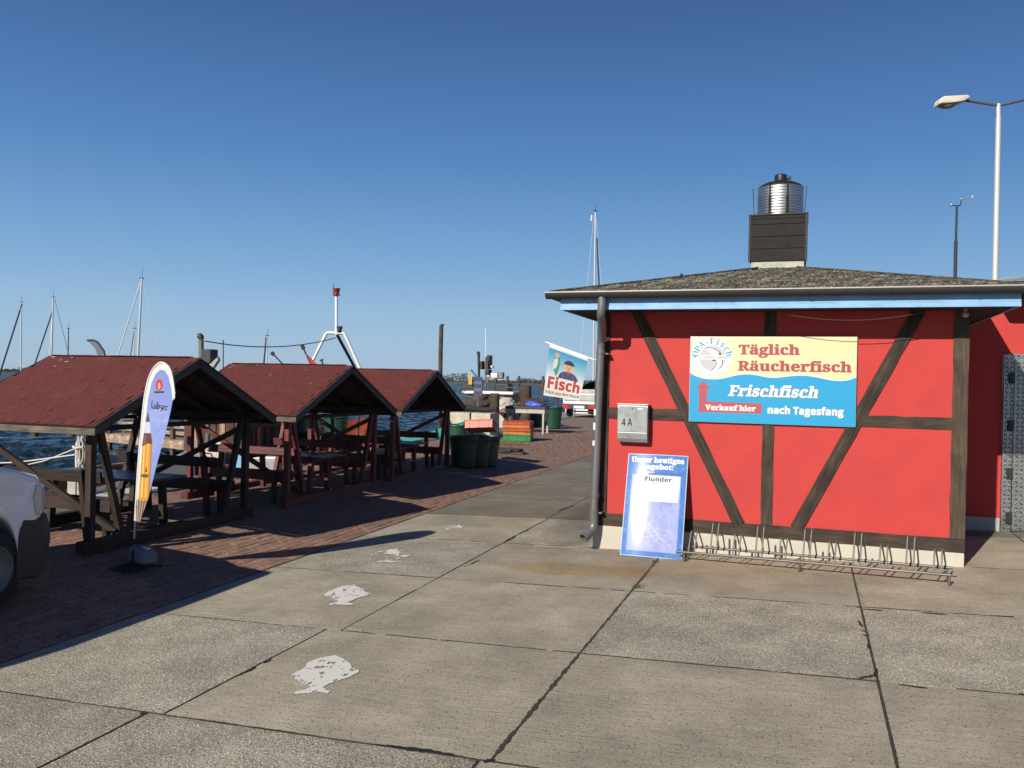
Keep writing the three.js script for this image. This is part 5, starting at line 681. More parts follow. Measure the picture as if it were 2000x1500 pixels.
{
  const pile = (label, px, top, depth, w, base = -2.2) => { const p = at(px, top, { d: depth }), h = p.y - base, o = thing('mooring_pile', label, 'mooring pile', V(p.x, base, p.z), 0, 'wooden mooring piles'); obj('shaft', wobble(w * 1.08, w, h), M.pile, o); obj('top_cap', wobble(w * 0.98, w * 0.9, 0.03).translate(0, h, 0), M.oldTimber, o); return o; };
  pile('tall thin timber pole rising behind the farthest shelter', 863, 635, 26, 0.065); pile('thick timber pile beside the pale concrete block and the wheelhouse', 967, 770, 27.2, 0.15); pile('stout pale timber pile behind the crate stack', 1027, 755, 31, 0.22); pile('slim timber pile right of the wheelhouse, behind the work table', 1003, 792, 31, 0.07);
  for (const [px, top, d] of [[968, 738, 75], [991, 735, 80], [1014, 735, 85], [1061, 735, 80], [1088, 738, 90]]) pile(`thin pile standing in the harbour, ${px < 980 ? 'leftmost' : px < 1000 ? 'second' : px < 1030 ? 'third' : px < 1070 ? 'fourth' : 'last'} of the row beyond the wheelhouse`, px, top, d, 0.12);
  for (const [px, top, d, s] of [[247, 824, 33, 'under the pale timber jetty, left'], [300, 838, 33, 'under the pale timber jetty, middle'], [140, 838, 36, 'left of the pale timber jetty'], [67, 838, 36, 'at the far left in the water']]) pile(`dark pile standing in the water ${s}`, px, top, d, 0.16);
  // pale new timber jetty
  const A = at(203, 834, { d: 32 }), B = at(372, 842, { d: 29 }), j = thing('timber_jetty', 'pale new timber jetty in the water behind the nearest shelter', 'jetty'), dir = B.clone().sub(A).setY(0), L = dir.length(); dir.normalize(); const nrm = V(-dir.z, 0, dir.x); if (nrm.z > 0) nrm.negate();
  const P = (s, d, y) => A.clone().setY(0).addScaledVector(dir, s).addScaledVector(nrm, d).setY(y);
  obj('stringer', bar(P(-0.1, 0, -0.02), P(L + 3, 0, -0.02), 0.14, 0.13, V(0, 1, 0)), M.paleTimber, j); obj('stringer', bar(P(0.5, 2.4, 0.02), P(L * 0.5, 2.4, 0.02), 0.14, 0.13, V(0, 1, 0)), M.paleTimber, j);
  for (let s = L * 0.32; s < L + 3; s += 0.2) obj('deck_board', bar(P(s, -0.9, -0.16), P(s, 0.3, -0.16), 0.17, 0.05, V(0, 1, 0)), M.paleTimber, j);
  obj('stringer', bar(P(L * 0.3, -0.9, -0.3), P(L + 3, -0.9, -0.3), 0.14, 0.26, V(0, 1, 0)), M.paleTimber, j); obj('hand_rail', bar(P(L * 0.45, -0.85, 0.28), P(L + 3, -0.85, 0.28), 0.06, 0.1, V(0, 1, 0)), M.paleTimber, j);
  for (const s of [L * 0.35, L * 0.7, L * 1.05]) obj('post', bar(P(s, -0.85, -1.6), P(s, -0.85, 0.28), 0.12, 0.12), M.pile, j); rebase(j, A);
  // hoop with a hank of pale rope, mooring lines to the left
  const h = at(157, 893, { d: 12.4 }), gy0 = gy(h.x, h.z), ho = thing('mooring_hoop', 'galvanised mooring hoop at the quay edge left of the nearest shelter posts', 'hoop', V(h.x, gy0, h.z)); obj('hoop', tube([V(-0.07, 0, 0), V(-0.07, 0.75, 0), V(-0.05, 1.0, 0), V(0, 1.07, 0), V(0.05, 1.0, 0), V(0.07, 0.75, 0), V(0.07, 0, 0)], 0.010, 40, 8), M.galv, ho);
  const hk = []; for (let i = 0; i < 12; i++) { const o = rr(-0.05, 0.06), z = rr(-0.05, 0.06), w = rr(0.015, 0.05), lo = rr(0.36, 0.55); hk.push(tube([V(o, rr(0.86, 0.95), z), V(o + w, 0.8, z), V(o + w * 0.9, lo + 0.08, z), V(o, lo, z + 0.01), V(o - w, lo + 0.1, z), V(o - w, 0.8, z)], 0.009, 30, 6, true)); } hk.push(tube([V(-0.09, 0.8, 0.05), V(0, 0.78, 0.09), V(0.1, 0.8, 0.05)], 0.016, 12, 6)); tag(obj('rope_hank', hk, M.rope), 'hank of pale rope hung over the mooring hoop', 'rope').position.set(h.x, gy0, h.z);
  for (const [a, b, l] of [[[150, 875], [38, 913], 'upper pale mooring line running left from the rope hank'], [[148, 888], [-60, 908], 'lower pale mooring line running left from the rope hank']]) { const p = at(...a, { d: 12.4 }), q = at(...b, { d: 15 }); const m = p.clone().lerp(q, 0.5).add(V(0, -0.03, 0)); tag(obj('mooring_line', tube([p, m, q, q.clone().add(q.clone().sub(p).multiplyScalar(1.2)).add(V(0, -0.1, 0))], 0.012, 40, 6), M.rope), l, 'rope'); }
}
// ------------------------------------------------------------------ boats
function hullGeo(L, Bm, fr, bow, draft, sheer = 0.25, stern = 0.75) { // loft along x: stern at -L/2, bow at L/2
  return quadGrid((u, v) => { const t = u, w = Bm / 2 * (t < 0.45 ? mix(stern, 1, Math.sin(t / 0.45 * Math.PI / 2)) : Math.pow(Math.max(0, 1 - Math.pow((t - 0.45) / 0.55, 2.2)), 0.75)), top = fr + sheer * Math.pow(Math.abs(t - 0.35) / 0.65, 2) * 2.2 + bow * Math.pow(smooth(0.5, 1, t), 2), a = (v - 0.5) * Math.PI, s = Math.sin(a), c = Math.cos(a); const y = mix(top, -draft, Math.pow(Math.abs(c), 0.6)), x = (t - 0.5) * L + (t > 0.8 ? 0.3 * (y / top) * smooth(0.8, 1, t) : 0); return V(x, y, w * Math.sign(s) * Math.pow(Math.abs(s), 0.55)); }, 40, 24);
}
function deckGeo(L, Bm, y, stern = 0.75) { return quadGrid((u, v) => { const t = u * 0.985, w = Bm / 2 * 0.98 * (t < 0.45 ? mix(stern, 1, Math.sin(t / 0.45 * Math.PI / 2)) : Math.pow(Math.max(0, 1 - Math.pow((t - 0.45) / 0.55, 2.2)), 0.75)); return V((t - 0.5) * L, y + 0.03 * Math.cos((v - 0.5) * 3), w * (v * 2 - 1)); }, 30, 4); }
const two = (c, o = {}) => S(c, { side: THREE.DoubleSide, roughness: 0.5, ...o });
function sailboat(label, px, top, depth, o = {}) { // placed by its masthead
  const p = at(px, top, { d: depth }), lean = o.lean ?? 0, H1 = p.y - WATER - 0.9, L = Math.max(6.5, H1 * 0.78), s = thing('sailing_boat', label, 'sailing boat', V(p.x - lean, WATER, p.z), o.turn ?? 0.5, 'sailing yachts moored in the harbour');
  obj('hull', hullGeo(L, L * 0.32, 0.75, 0.25, 0.4), two(o.hull ?? lin(0.7, 0.7, 0.68)), s); obj('deck', deckGeo(L, L * 0.32, 0.74), two(lin(0.6, 0.58, 0.5)), s); obj('cabin', rbox(L * 0.4, 0.5, L * 0.18, 0.2, 1.0, 0, 0.12), M.white, s);
  const inv = V(0, 1, 0), r = (o.r ?? 0.07) * 0.8, toL = (x, y, z) => V(x, y, z).applyAxisAngle(inv, -(o.turn ?? 0.5)), foot = toL(0, 0.9, 0), head = toL(lean, H1 + 0.9, 0); void foot;
  const mm = o.mast ?? S(lin(0.6, 0.6, 0.58), { metalness: 0.3, roughness: 0.4 }); const mast = obj('mast', cyl(foot, head, r, r * 0.75, 10), mm, s); obj('masthead', [rbox(0.28, 0.06, 0.1, 0, 0, 0).translate(head.x, head.y, head.z), cyl(head, head.clone().add(V(0.03, 0.6, 0)), 0.012)], M.black, mast);
  for (const k of o.spread ?? [0.35]) { const c = foot.clone().lerp(head, k), d = toL(1, 0, 0).multiplyScalar(o.sw ?? 0.9); obj('spreader', cyl(c.clone().sub(d), c.clone().add(d), 0.022), mm, mast); }
  const px2 = (x, y, d2 = depth) => at(x, y, { d: d2 }).sub(s.position).applyAxisAngle(inv, -(o.turn ?? 0.5));
  for (const [x0, y0, x1, y1, rad, mat] of o.stays ?? []) obj(rad > 0.03 ? 'furled_sail' : 'stay', cyl(px2(x0, y0), px2(x1, y1), rad, rad * 1.15, 8), mat ?? M.darkTarp, s);
  obj('boom', cyl(toL(0.1, 1.9, 0), V(-L * 0.42, 1.8, 0), 0.06), M.darkTarp, s); return s;
}
{
  const navy = S(lin(0.03, 0.035, 0.06), { roughness: 0.8 }), cover = S(lin(0.6, 0.62, 0.64), { roughness: 0.8 });
  sailboat('yacht mast at the far left with a dark furled sail sloping down to the left', 42, 590, 76, { r: 0.09, lean: -0.1, stays: [[43, 594, -2, 735, 0.07, navy]], spread: [0.3], sw: 0.7 });
  sailboat('yacht with pale mast and dark furled sail behind the left end of the nearest roof', 104, 580, 71, { r: 0.1, lean: 0.1, stays: [[102, 610, 60, 735, 0.055, navy], [103, 605, 96, 715, 0.045, cover], [107, 585, 140, 715, 0.018, navy]], spread: [0.22, 0.31], sw: 0.55 });
  sailboat('short dark yacht mast right of the pale mast, behind the nearest roof', 134, 641, 80, { r: 0.07, mast: navy, spread: [], hull: lin(0.1, 0.12, 0.2) });
  sailboat('tallest leaning yacht mast on the left with a blue and white furled sail', 277, 543, 55, { r: 0.1, lean: 0.28, stays: [[274, 552, 224, 715, 0.035, cover], [279, 548, 318, 715, 0.015, cover]], spread: [] });
  sailboat('small pale yacht mast close left of the tallest leaning mast', 263, 641, 70, { r: 0.06, spread: [0.5], sw: 0.7, stays: [[262, 646, 252, 715, 0.03, navy]] });
  sailboat('small pale and dark mast behind the ridge of the middle shelter', 522, 655, 70, { r: 0.07, spread: [], stays: [[520, 658, 513, 735, 0.06, navy]] });
  sailboat('tall yacht mast behind the left eave of the kiosk roof', 1163, 412, 58, { r: 0.085, lean: -0.12, spread: [0.52], sw: 0.35, turn: 1.2, stays: [[1166, 465, 1178, 735, 0.05, navy], [1160, 420, 1130, 735, 0.012, cover], [1164, 420, 1188, 735, 0.012, cover], [1156, 420, 1155, 432, 0.06, cover]] });
  const bf = thing('far_feather_banner', 'dark feather banner far away, just over the ridge of the nearest shelter', 'banner'), bp = (x, y) => at(x, y, { d: 45 }), pts = [[206, 735], [204, 690], [199, 680], [190, 668], [180, 664], [170, 665], [178, 672], [187, 683], [192, 700], [194, 735]].map(([x, y]) => bp(x, y)); const c = pts[0].clone();
  { const g = new THREE.BufferGeometry(), pos = []; for (let i = 1; i + 1 < 5; i++) { const a = pts[i], b = pts[i + 1], d = pts[9 - i], e = pts[10 - i > 9 ? 9 : 10 - i]; void e; pos.push(...a.toArray(), ...b.toArray(), ...d.toArray(), ...b.toArray(), ...pts[8 - i].toArray(), ...d.toArray()); } g.setAttribute('position', new THREE.Float32BufferAttribute(pos, 3)); g.setAttribute('uv', new THREE.Float32BufferAttribute(new Float32Array(pos.length / 3 * 2), 2)); g.computeVertexNormals(); obj('cloth', g, two(lin(0.1, 0.12, 0.17)), bf); }
  obj('pole', tube(pts.slice(0, 6), 0.05, 20, 6), M.black, bf); obj('pole', cyl(pts[0], pts[0].clone().setY(WATER + 0.2), 0.05), M.black, bf); rebase(bf, c.setY(WATER));
}
{ // orange fishing cutter moored behind the shelters, with a white tubular mast frame and a red lantern
  const b = thing('fishing_cutter', 'orange hulled fishing cutter moored behind the shelters, with a white tubular frame and red lantern', 'fishing boat'), p = (x, y, d) => at(x, y, { d });
  const place = (g) => g.rotateY(Math.PI / 2 + 0.06).translate(-12.6, WATER, -17.8), orange = two(lin(0.62, 0.14, 0.05), { map: T.scuff }), white = S(lin(0.78, 0.78, 0.76), { roughness: 0.4 });
  obj('hull', place(hullGeo(11, 3.1, 0.75, 0.35, 0.5, 0.2, 0.8)), orange, b); obj('deck', place(deckGeo(11, 3.1, 0.5, 0.8)), two(lin(0.25, 0.12, 0.07), { map: T.wood }), b);
  const rail = (s) => place(tube([V(-5.4, 0.85, s * 1.25), V(-2, 0.8, s * 1.52), V(1, 0.9, s * 1.5), V(3.4, 1.1, s * 1.05)], 0.04, 30, 8)); obj('rubbing_strake', [rail(1), rail(-1)], M.paleTimber, b);
  const D = 22.5; // mast frame
  obj('mast_frame', [tube([p(607, 712, D), p(634, 658, D), p(638, 651, D), p(645, 650, D), p(668, 651, D), p(674, 655, D), p(704, 722, D)], 0.042, 60, 10)], white, b); obj('frame_strut', tube([p(658, 653, D), p(694, 720, D + 1.5)], 0.04, 4, 8, false, false), S(lin(0.06, 0.07, 0.08)), b);
  obj('frame_legs', [cyl(p(607, 712, D), p(590, 830, D), 0.042), cyl(p(704, 722, D), p(730, 830, D), 0.042)], white, b);
  const m1 = obj('lantern_mast', cyl(p(657, 654, D), p(657, 578, D), 0.04), white, b), lt = p(657, 577, D); obj('lantern', [lathe([[0, 0], [0.1, 0], [0.09, 0.02], [0.075, 0.04], [0.085, 0.15], [0.1, 0.16], [0.1, 0.19], [0, 0.19]], 20).translate(lt.x, lt.y, lt.z)], M.redDark, m1); obj('whip_aerial', cyl(lt.clone().add(V(-0.09, 0, 0)), lt.clone().add(V(-0.1, 0.32, 0)), 0.008), M.black, m1);
  const l2 = p(663, 649, D); obj('lantern', lathe([[0, 0], [0.07, 0], [0.06, 0.06], [0.08, 0.13], [0.08, 0.16], [0, 0.16]], 16).translate(l2.x, l2.y, l2.z), M.darkTarp, b);
  const E = 18.5; obj('exhaust_stack', [cyl(p(393, 760, E), p(393, 664, E), 0.055), tube([p(393, 666, E), p(392, 659, E), p(388, 657, E)], 0.05, 10, 8)], M.galv, b); obj('stack_elbow', tube([p(394, 662, E), p(392, 656, E), p(387, 657, E)], 0.058, 10, 10), M.black, b);
  const wire = []; for (let i = 0; i <= 12; i++) { const t = i / 12, a = p(400, 666, E), c = p(655, 660, D); wire.push(a.lerp(c, t).add(V(0, -0.18 * 4 * t * (1 - t), 0))); } obj('rigging_wire', tube(wire, 0.012, 50, 6), M.black, b);
  const bx = p(409, 694, E); obj('equipment_box', rbox(0.26, 0.3, 0.26, bx.x, bx.y - 0.02, bx.z, 0.02), M.darkTarp, b); const rd = p(419, 706, E); obj('radar_scanner', [prism([[-0.12, -0.12], [0.12, 0.1], [0.14, 0.02], [0.02, -0.16]], 0.14, 0.02).rotateY(0.3).translate(rd.x, rd.y, rd.z)], M.whiteOld, b);
  obj('scanner_post', cyl(bx.clone().add(V(0, -0.15, 0)), bx.clone().setY(0.4), 0.05), M.galv, b); obj('whip_aerial', cyl(p(436, 765, E + 1), p(436, 664, E + 1), 0.012), M.black, b);
  // timber wheelhouse amidships, seen under the nearest roof
  const wp = p(468, 850, 20.5); const wh = obj('wheelhouse', rbox(1.7, 1.7, 1.9, wp.x, 0.75, wp.z, 0.05), M.redStain, b); for (let i = 0; i < 7; i++) obj('board', rbox(0.15, 1.66, 0.03, wp.x - 0.75 + i * 0.25, 0.75, wp.z + 0.965, 0.01), [M.pile, M.paleTimber, M.oldTimber3][i % 3], wh); for (let i = 0; i < 4; i++) obj('window', rbox(0.02, 0.5, 0.32, wp.x + 0.858, 1.15, wp.z - 0.66 + i * 0.44, 0.01), M.black, wh); for (let i = 0; i < 6; i++) obj('board', rbox(0.03, 0.8, 0.14, wp.x + 0.865, 0.42, wp.z - 0.75 + i * 0.3, 0.01), [M.pile, M.orange, M.oldTimber3][i % 3], wh);
  for (const [x, y] of [[545, 842], [600, 838], [680, 850]]) { const q = p(x, y, 22); obj('deck_gear', [rbox(0.5, 0.5, 0.5, q.x, q.y - 0.3, q.z, 0.05), cyl(q.clone().add(V(0.3, -0.6, 0.1)), q.clone().add(V(0.35, 0.7, 0.1)), 0.04)], [M.greenTubDark, M.whiteOld, M.pile][x % 3], b); }
  rebase(b, V(-12.6, WATER, -17.8));
  for (const [x0, y0, x1, y1, red, l] of [[553, 712, 532, 690, 0, 'fishing marker pole with a dark flag tip left of the red flag'], [609, 716, 591, 677, 1, 'fishing marker pole with a furled red flag beside the white frame'], [632, 716, 628, 703, 0, 'short fishing marker pole right of the red flag']]) { const a = p(x0, y0, 21), c = p(x1, y1, 21), m = thing('marker_pole', l, 'marker pole', a, 0, 'fishing marker poles'), d = c.clone().sub(a); obj('stick', cyl(d.clone().multiplyScalar(-3), d, 0.018), M.black, m); obj('reflector', cyl(d.clone().multiplyScalar(0.88), d.clone().multiplyScalar(1.08), 0.05, 0.045), M.zinc, m); if (red) { const n = d.clone().normalize(), s = V(0.8, -0.1, 0.2); obj('cloth', quadGrid((u, v) => n.clone().multiplyScalar(mix(-0.25, 0.6, v) * d.length() * 1.3).addScaledVector(s, u * 0.5 * Math.sin(Math.PI * clamp(v * 0.9 + 0.05, 0, 1)) + 0.01).add(V(0, -0.12 * u, 0.03 * Math.sin(u * 9))), 10, 10), M.flagRed, m); } }
}
{ // second fishing boat: white roofed wheelhouse beyond the concrete block
  const b = thing('fishing_boat', 'fishing boat with a white roofed wheelhouse and cluttered mast, behind the pale concrete block', 'fishing boat'), D = 31, p = (x, y, d = D) => at(x, y, { d });
  const o = p(950, 800), place = (g) => g.rotateY(Math.PI / 2 + 0.1).translate(o.x - 0.8, WATER, o.z - 1.5);
  obj('hull', place(hullGeo(9, 3, 0.85, 0.3, 0.5)), two(lin(0.05, 0.07, 0.12)), b); obj('deck', place(deckGeo(9, 3, 0.6)), two(lin(0.2, 0.14, 0.1)), b);
  const l = p(897, 768), r = p(1010, 768), wx = r.x - l.x, c = l.clone().lerp(r, 0.5);
  obj('wheelhouse_roof', rbox(wx, 0.11, 2.0, c.x, c.y + 0.02, c.z - 0.9, 0.03), M.white, b); const wh = obj('wheelhouse', rbox(wx * 0.86, 1.5, 1.7, c.x + 0.02, c.y - 0.78, c.z - 0.95, 0.03), M.whiteOld, b);
  for (let i = 0; i < 5; i++) obj('window', rbox(wx * 0.12, 0.55, 0.03, c.x - wx * 0.34 + i * wx * 0.17, c.y - 0.42, c.z - 0.085, 0.01), M.black, wh); for (const x of [0.34, 0.42]) obj('door_board', rbox(0.12, 1.4, 0.04, c.x + wx * x, c.y - 0.78, c.z - 0.07, 0.01), M.pile, wh);
  for (const [x, w] of [[912, 0.62], [975, 0.55]]) { const q = p(x, 757); obj('roof_box', rbox(w, 0.3, 0.5, q.x, q.y, q.z - 0.5, 0.04), M.black, b); }
  obj('exhaust_stack', [cyl(p(936, 768), p(935, 694), 0.045), tube([p(935, 697), p(935, 690), p(932, 688)], 0.055, 10, 8)], M.black, b);
  obj('whip_aerial', cyl(p(949, 700), p(949, 640), 0.016), M.white, b); obj('aerial_mast', [cyl(p(949, 768), p(949, 698), 0.03), cyl(p(954, 768), p(953, 735), 0.03), cyl(p(945, 757), p(954, 740), 0.02)], M.galv, b);
  for (const [x, y, w, h, m] of [[943, 713, 0.42, 0.3, M.pile], [950, 704, 0.2, 0.4, M.black], [951, 716, 0.3, 0.1, M.white], [948, 727, 0.24, 0.2, M.black], [955, 733, 0.5, 0.2, M.white], [968, 733, 0.42, 0.24, M.steelDull]]) { const q = p(x, y); obj('radar_gear', rbox(w, h, 0.2, q.x, q.y, q.z - 0.3, 0.04).applyMatrix4(new THREE.Matrix4()), m, b); }
  obj('boat_hook', cyl(p(920, 722), p(936, 742), 0.03), M.blueTarp, b); const fl = p(918, 740); obj('pennant', quadGrid((u, v) => V(fl.x + (u - 0.5) * 0.12, fl.y + (v - 0.5) * 0.4, fl.z + 0.04 * Math.sin(u * 6)), 4, 4), two(lin(0.7, 0.5, 0.12)), b);
  for (const [x, y, r2, m] of [[903, 792, 0.16, M.orange], [915, 796, 0.16, M.white], [985, 800, 0.15, M.orange], [1000, 797, 0.14, M.white]]) { const q = p(x, y); obj('buoy', new THREE.SphereGeometry(r2, 16, 12).scale(1, 1.25, 1).translate(q.x, q.y, q.z + 0.35), m, b); }
  obj('roof_rail', [tube([p(895, 765), p(896, 756), p(930, 756)], 0.018, 8, 6, false, false), tube([p(985, 756), p(1008, 757), p(1009, 767)], 0.018, 8, 6, false, false)], M.galv, b); for (const [x, y] of [[922, 790], [945, 786], [992, 792]]) { const q = p(x, y); obj('net_bundle', (() => { const g = new THREE.IcosahedronGeometry(0.3, 3), P = g.attributes.position; for (let i = 0; i < P.count; i++) { const a = P.getX(i), c3 = P.getY(i), e = P.getZ(i), k = 1 + 0.5 * (vn(a * 12 + 30 + x, c3 * 12 + e * 9 + 30, 999, 7) - 0.5); P.setXYZ(i, a * k * 1.3 + q.x, c3 * k + q.y, e * k + q.z + 0.3); } g.computeVertexNormals(); return boxUV(g); })(), [M.pile, M.ropeDark, M.whiteOld][x % 3], b); }
  rebase(b, V(o.x, WATER, o.z));
  const nb = p(934, 755, 27), ns = thing('notice_board', 'narrow blue grey notice board on a post in front of the wheelhouse', 'sign', V(nb.x, gy(nb.x, nb.z), nb.z)); const t = canvasTex(96, 200, (c2, w, h) => { c2.fillStyle = '#5a6585'; c2.fillRect(0, 0, w, h); for (let i = 0; i < 5; i++) { c2.fillStyle = i % 2 ? '#7f8aa8' : '#48506c'; c2.fillRect(8, 12 + i * 37, 80, 20); } });
  obj('panel', rbox(0.3, 0.62, 0.03, 0, nb.y - gy(nb.x, nb.z), 0, 0.005), M.darkTarp, ns); obj('printed_face', new THREE.PlaneGeometry(0.29, 0.61).translate(0, nb.y - gy(nb.x, nb.z), 0.017), S(lin(0.6, 0.6, 0.6), { map: t }), ns); obj('post', cyl(V(0, 0, -0.03), V(0, nb.y - gy(nb.x, nb.z) + 0.25, -0.03), 0.03), M.galv, ns);
  const d = thing('rowing_boat', 'turquoise rowing boat floating behind the farthest shelter', 'rowing boat', at(805, 846, { d: 26 }).setY(WATER + 0.32), -0.2); obj('hull', hullGeo(3.6, 1.4, 0.6, 0.15, 0.15), two(lin(0.03, 0.26, 0.24)), d); obj('thwart', rbox(0.25, 0.04, 1.2, -0.3, 0.45, 0), M.paleTimber, d); obj('thwart', rbox(0.25, 0.04, 1.0, 0.7, 0.45, 0), M.paleTimber, d);
}
{ // white motor dinghy in the water right at the quay, glimpsed under the nearest shelter
  const p = at(372, 968, { d: 15 }), d = thing('motor_dinghy', 'white motor dinghy moored at the quay, glimpsed through the nearest shelter', 'dinghy', V(p.x - 0.9, WATER, p.z - 0.2), Math.PI / 2 + 0.2);
  obj('hull', hullGeo(4.2, 1.7, 0.72, 0.15, 0.2), two(lin(0.78, 0.78, 0.76), { roughness: 0.3 }), d); obj('deck', deckGeo(4.2, 1.6, 0.62), two(lin(0.6, 0.6, 0.57)), d); obj('windscreen', rbox(0.05, 0.4, 1.2, 0.4, 1.0, 0, 0.02), M.darkTarp, d); obj('outboard_motor', [rbox(0.35, 0.5, 0.3, -2.2, 1.0, 0, 0.08), rbox(0.12, 0.7, 0.1, -2.2, 0.4, 0, 0.02)], M.whiteOld, d);
  const f = [[405, 905], [432, 878], [470, 892], [515, 900], [722, 868], [752, 880]]; f.forEach(([x, y], i) => { const q = gp(x, y + 26), h = rr(0.25, 0.5), o = thing(i % 2 ? 'fish_box' : 'fuel_can', ['red fuel can beside the rear posts of the nearest shelter', 'white fish box on the quay just right of the red fuel can', 'pale blue can on the quay edge between the nearest and middle shelters', 'grey fish box on the quay behind the middle shelter, left', 'orange can on the quay behind the farthest shelter', 'white fish box on the quay right of the orange can'][i], i % 2 ? 'fish box' : 'can', q, rr(0, 1)); if (i % 2) { obj('body', rbox(0.6, 0.3, 0.4, 0, 0.15, 0, 0.02), i === 3 ? M.silver : M.whiteOld, o); obj('lid', rbox(0.64, 0.05, 0.44, 0, 0.32, 0, 0.015), M.white, o); } else { obj('body', rbox(0.28, 0.36, 0.18, 0, 0.18, 0, 0.03), [M.redLamp, null, M.blueFascia, null, M.orange][i], o); obj('handle', tube([V(-0.1, 0.36, 0), V(-0.06, 0.42, 0), V(0.06, 0.42, 0), V(0.1, 0.36, 0)], 0.014, 12, 6), M.black, o); } void h; });
}
{ // white boat trailer at the end of the quay, a dark covered boat behind
  const c = gp(1131, 816), t = thing('boat_trailer', 'white low trailer with red tail lights parked at the end of the quay', 'trailer', c, -0.12);
  obj('body', [rbox(1.75, 0.55, 2.6, 0, 0.92, -1.3, 0.05)], M.white, t); obj('rear_flap', rbox(1.6, 0.3, 0.05, 0, 0.98, 0.03, 0.02), M.whiteOld, t); obj('cover', prism([[-0.9, 0], [-0.75, 0.16], [0.75, 0.2], [0.9, 0]], 2.5, 0.03).translate(0, 1.2, -2.55), M.whiteOld, t);
  obj('rear_beam', rbox(1.8, 0.2, 0.08, 0, 0.52, 0.03, 0.02), M.darkTarp, t); obj('number_plate', rbox(0.55, 0.13, 0.02, 0.02, 0.52, 0.085, 0.004), M.white, t); for (const s of [-1, 1]) { obj('tail_lamp', rbox(0.34, 0.18, 0.06, s * 0.7, 0.52, 0.06, 0.02), M.redLamp, t); const w = obj('wheel', lathe([[0.12, -0.08], [0.26, -0.09], [0.29, -0.05], [0.29, 0.05], [0.26, 0.09], [0.12, 0.08]], 24).rotateZ(Math.PI / 2).translate(s * 0.78, 0.29, -0.7), M.rubber, t); obj('rim', cyl(V(s * 0.78 - 0.06, 0.29, -0.7), V(s * 0.78 + 0.06, 0.29, -0.7), 0.14), M.steelDull, w); }
  obj('axle', cyl(V(-0.8, 0.29, -0.7), V(0.8, 0.29, -0.7), 0.04), M.black, t); obj('drawbar', bar(V(0, 0.42, -2.4), V(0, 0.42, -3.8), 0.1, 0.1, V(0, 1, 0)), M.galv, t);
  const q = gp(1150, 812), k = thing('covered_boat', 'motor boat under a dark cover standing behind the white trailer', 'boat', V(q.x + 0.4, q.y, q.z - 4), 1.35); obj('hull', hullGeo(5.5, 2.3, 1.25, 0.25, -0.35), two(lin(0.04, 0.04, 0.05)), k);
  const g = quadGrid((u, v) => { const x = (u - 0.5) * 5, w = 1.15 * Math.pow(Math.max(0.02, 1 - Math.pow(Math.abs(u - 0.42) / 0.6, 2.5)), 0.6), s = v * 2 - 1; return V(x, 1.3 + 0.75 * (1 - s * s) * (0.6 + 0.5 * Math.sin(u * 3)) + 0.05 * vn(u * 9 + 9, v * 6 + 9, 99, 3), s * w); }, 24, 12); obj('cover', g, two(lin(0.025, 0.027, 0.03), { roughness: 0.8 }), k); for (const x of [-1.5, 1.2]) obj('cradle', [rbox(0.12, 0.55, 1.6, x, 0.27, 0)], M.pile, k); obj('bow_line', cyl(V(1.5, 2.1, 1.0), V(1.5, 1.1, 1.05), 0.02), M.rope, k);
}
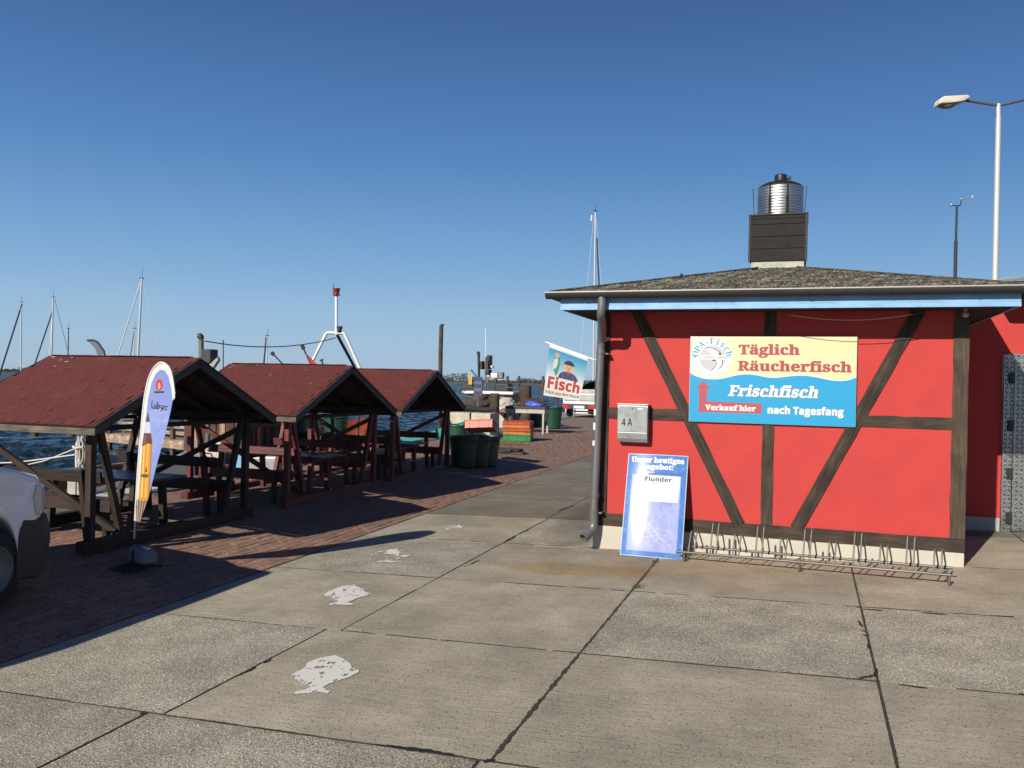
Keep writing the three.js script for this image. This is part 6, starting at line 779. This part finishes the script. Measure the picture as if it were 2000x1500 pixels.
// ------------------------------------------------------------------ lamp post and weather vane behind the annex
{
  const d = 22, top = at(1950, 205, { d }), foot = at(1944, 548, { d }); const base = V(foot.x - (top.x - foot.x) * 0.2, 0.3, foot.z), l = thing('street_lamp', 'tall pale twin arm street lamp rising behind the annex roof on the right', 'street lamp', base); const q = (x, y) => at(x, y, { d }).sub(base);
  obj('pole', [cyl(V(0, 0, 0), q(1950, 230), 0.085, 0.065, 18), cyl(q(1950, 231), q(1950, 203), 0.055, 0.055, 14)], S(lin(0.6, 0.6, 0.58), { roughness: 0.5, metalness: 0.2 }), l);
  obj('arm', tube([q(1951, 206), q(1930, 203), q(1884, 196)], 0.035, 16, 10), M.galv, l); obj('arm', tube([q(1951, 206), q(1970, 202), q(2040, 186)], 0.035, 16, 10), M.galv, l);
  const head = (a, b) => { const A = q(...a), B = q(...b), L = A.distanceTo(B), g = new THREE.SphereGeometry(1, 28, 16), P = g.attributes.position; for (let i = 0; i < P.count; i++) { const x = P.getX(i), y = P.getY(i), z = P.getZ(i), t = (x + 1) / 2; P.setXYZ(i, Math.sign(x) * Math.pow(Math.abs(x), 0.75) * 0.15, x * L / 2 * 0 + y * (0.09 + 0.05 * (1 - t)), z * 0.15); void t; }
    const s = new THREE.Shape(); s.moveTo(-0.5, -0.11); s.quadraticCurveTo(-0.49, 0.11, -0.3, 0.15); s.lineTo(0.42, 0.14); s.quadraticCurveTo(0.5, 0.12, 0.5, 0.02); s.lineTo(0.3, -0.07); s.quadraticCurveTo(0, -0.12, -0.5, -0.11); const e = new THREE.ExtrudeGeometry(s, { depth: 0.26, bevelEnabled: true, bevelSize: 0.04, bevelThickness: 0.05, bevelOffset: -0.04, bevelSegments: 4 }).translate(0, 0, -0.13); e.scale(L, L * 0.95, 1);
    const bowl = new THREE.SphereGeometry(1, 20, 10, 0, 6.3, Math.PI / 2, Math.PI / 2).scale(L * 0.3, 0.1, 0.13).translate(-L * 0.17, -0.075, 0); const m = new THREE.Matrix4().makeRotationZ(Math.atan2(B.y - A.y, Math.hypot(B.x - A.x, B.z - A.z)) * 0.5), r = new THREE.Matrix4().makeRotationY(0.335), c = A.clone().lerp(B, 0.5); const tr = (x) => x.applyMatrix4(m).applyMatrix4(r).translate(c.x, c.y, c.z);
    const h = obj('lamp_head', boxUV(tr(e)), S(lin(1.0, 0.93, 0.74), { roughness: 0.6, map: T.scuff }), l); obj('diffuser', tr(bowl), S(lin(0.25, 0.23, 0.18), { roughness: 0.3 }), h); };
  head([1829, 203], [1888, 194]); head([2098, 190], [2039, 184]);
  const e = 26, f = at(1866, 548, { d: e }), tp = at(1869, 402, { d: e }), b2 = V(f.x, 0.3, f.z), v = thing('weather_vane', 'thin mast with a wind vane and anemometer arm, left of the street lamp', 'weather vane', b2), w = (x, y) => at(x, y, { d: e }).sub(b2);
  obj('mast', [cyl(V(0, 0, 0), w(1867, 470), 0.05), cyl(w(1867, 470), tp.clone().sub(b2), 0.032)], M.zinc, v); obj('arm', tube([w(1858, 401), w(1869, 402), w(1876, 401), w(1877, 391), w(1879, 389)], 0.016, 30, 8, false, false), M.black, v);
  obj('cup', new THREE.SphereGeometry(0.05, 12, 10).translate(...w(1858, 400).toArray()), M.zincLight, v); obj('vane', [cyl(w(1878, 389), w(1898, 384), 0.014), new THREE.SphereGeometry(0.04, 10, 8).translate(...w(1878, 389).toArray()), rbox(0.05, 0.09, 0.02).translate(...w(1899, 384).toArray())], M.zincLight, v);
}
scene.fog = new THREE.FogExp2(new THREE.Color(0.66, 0.76, 0.86), 0.0001);
renderer.render(scene, camera);
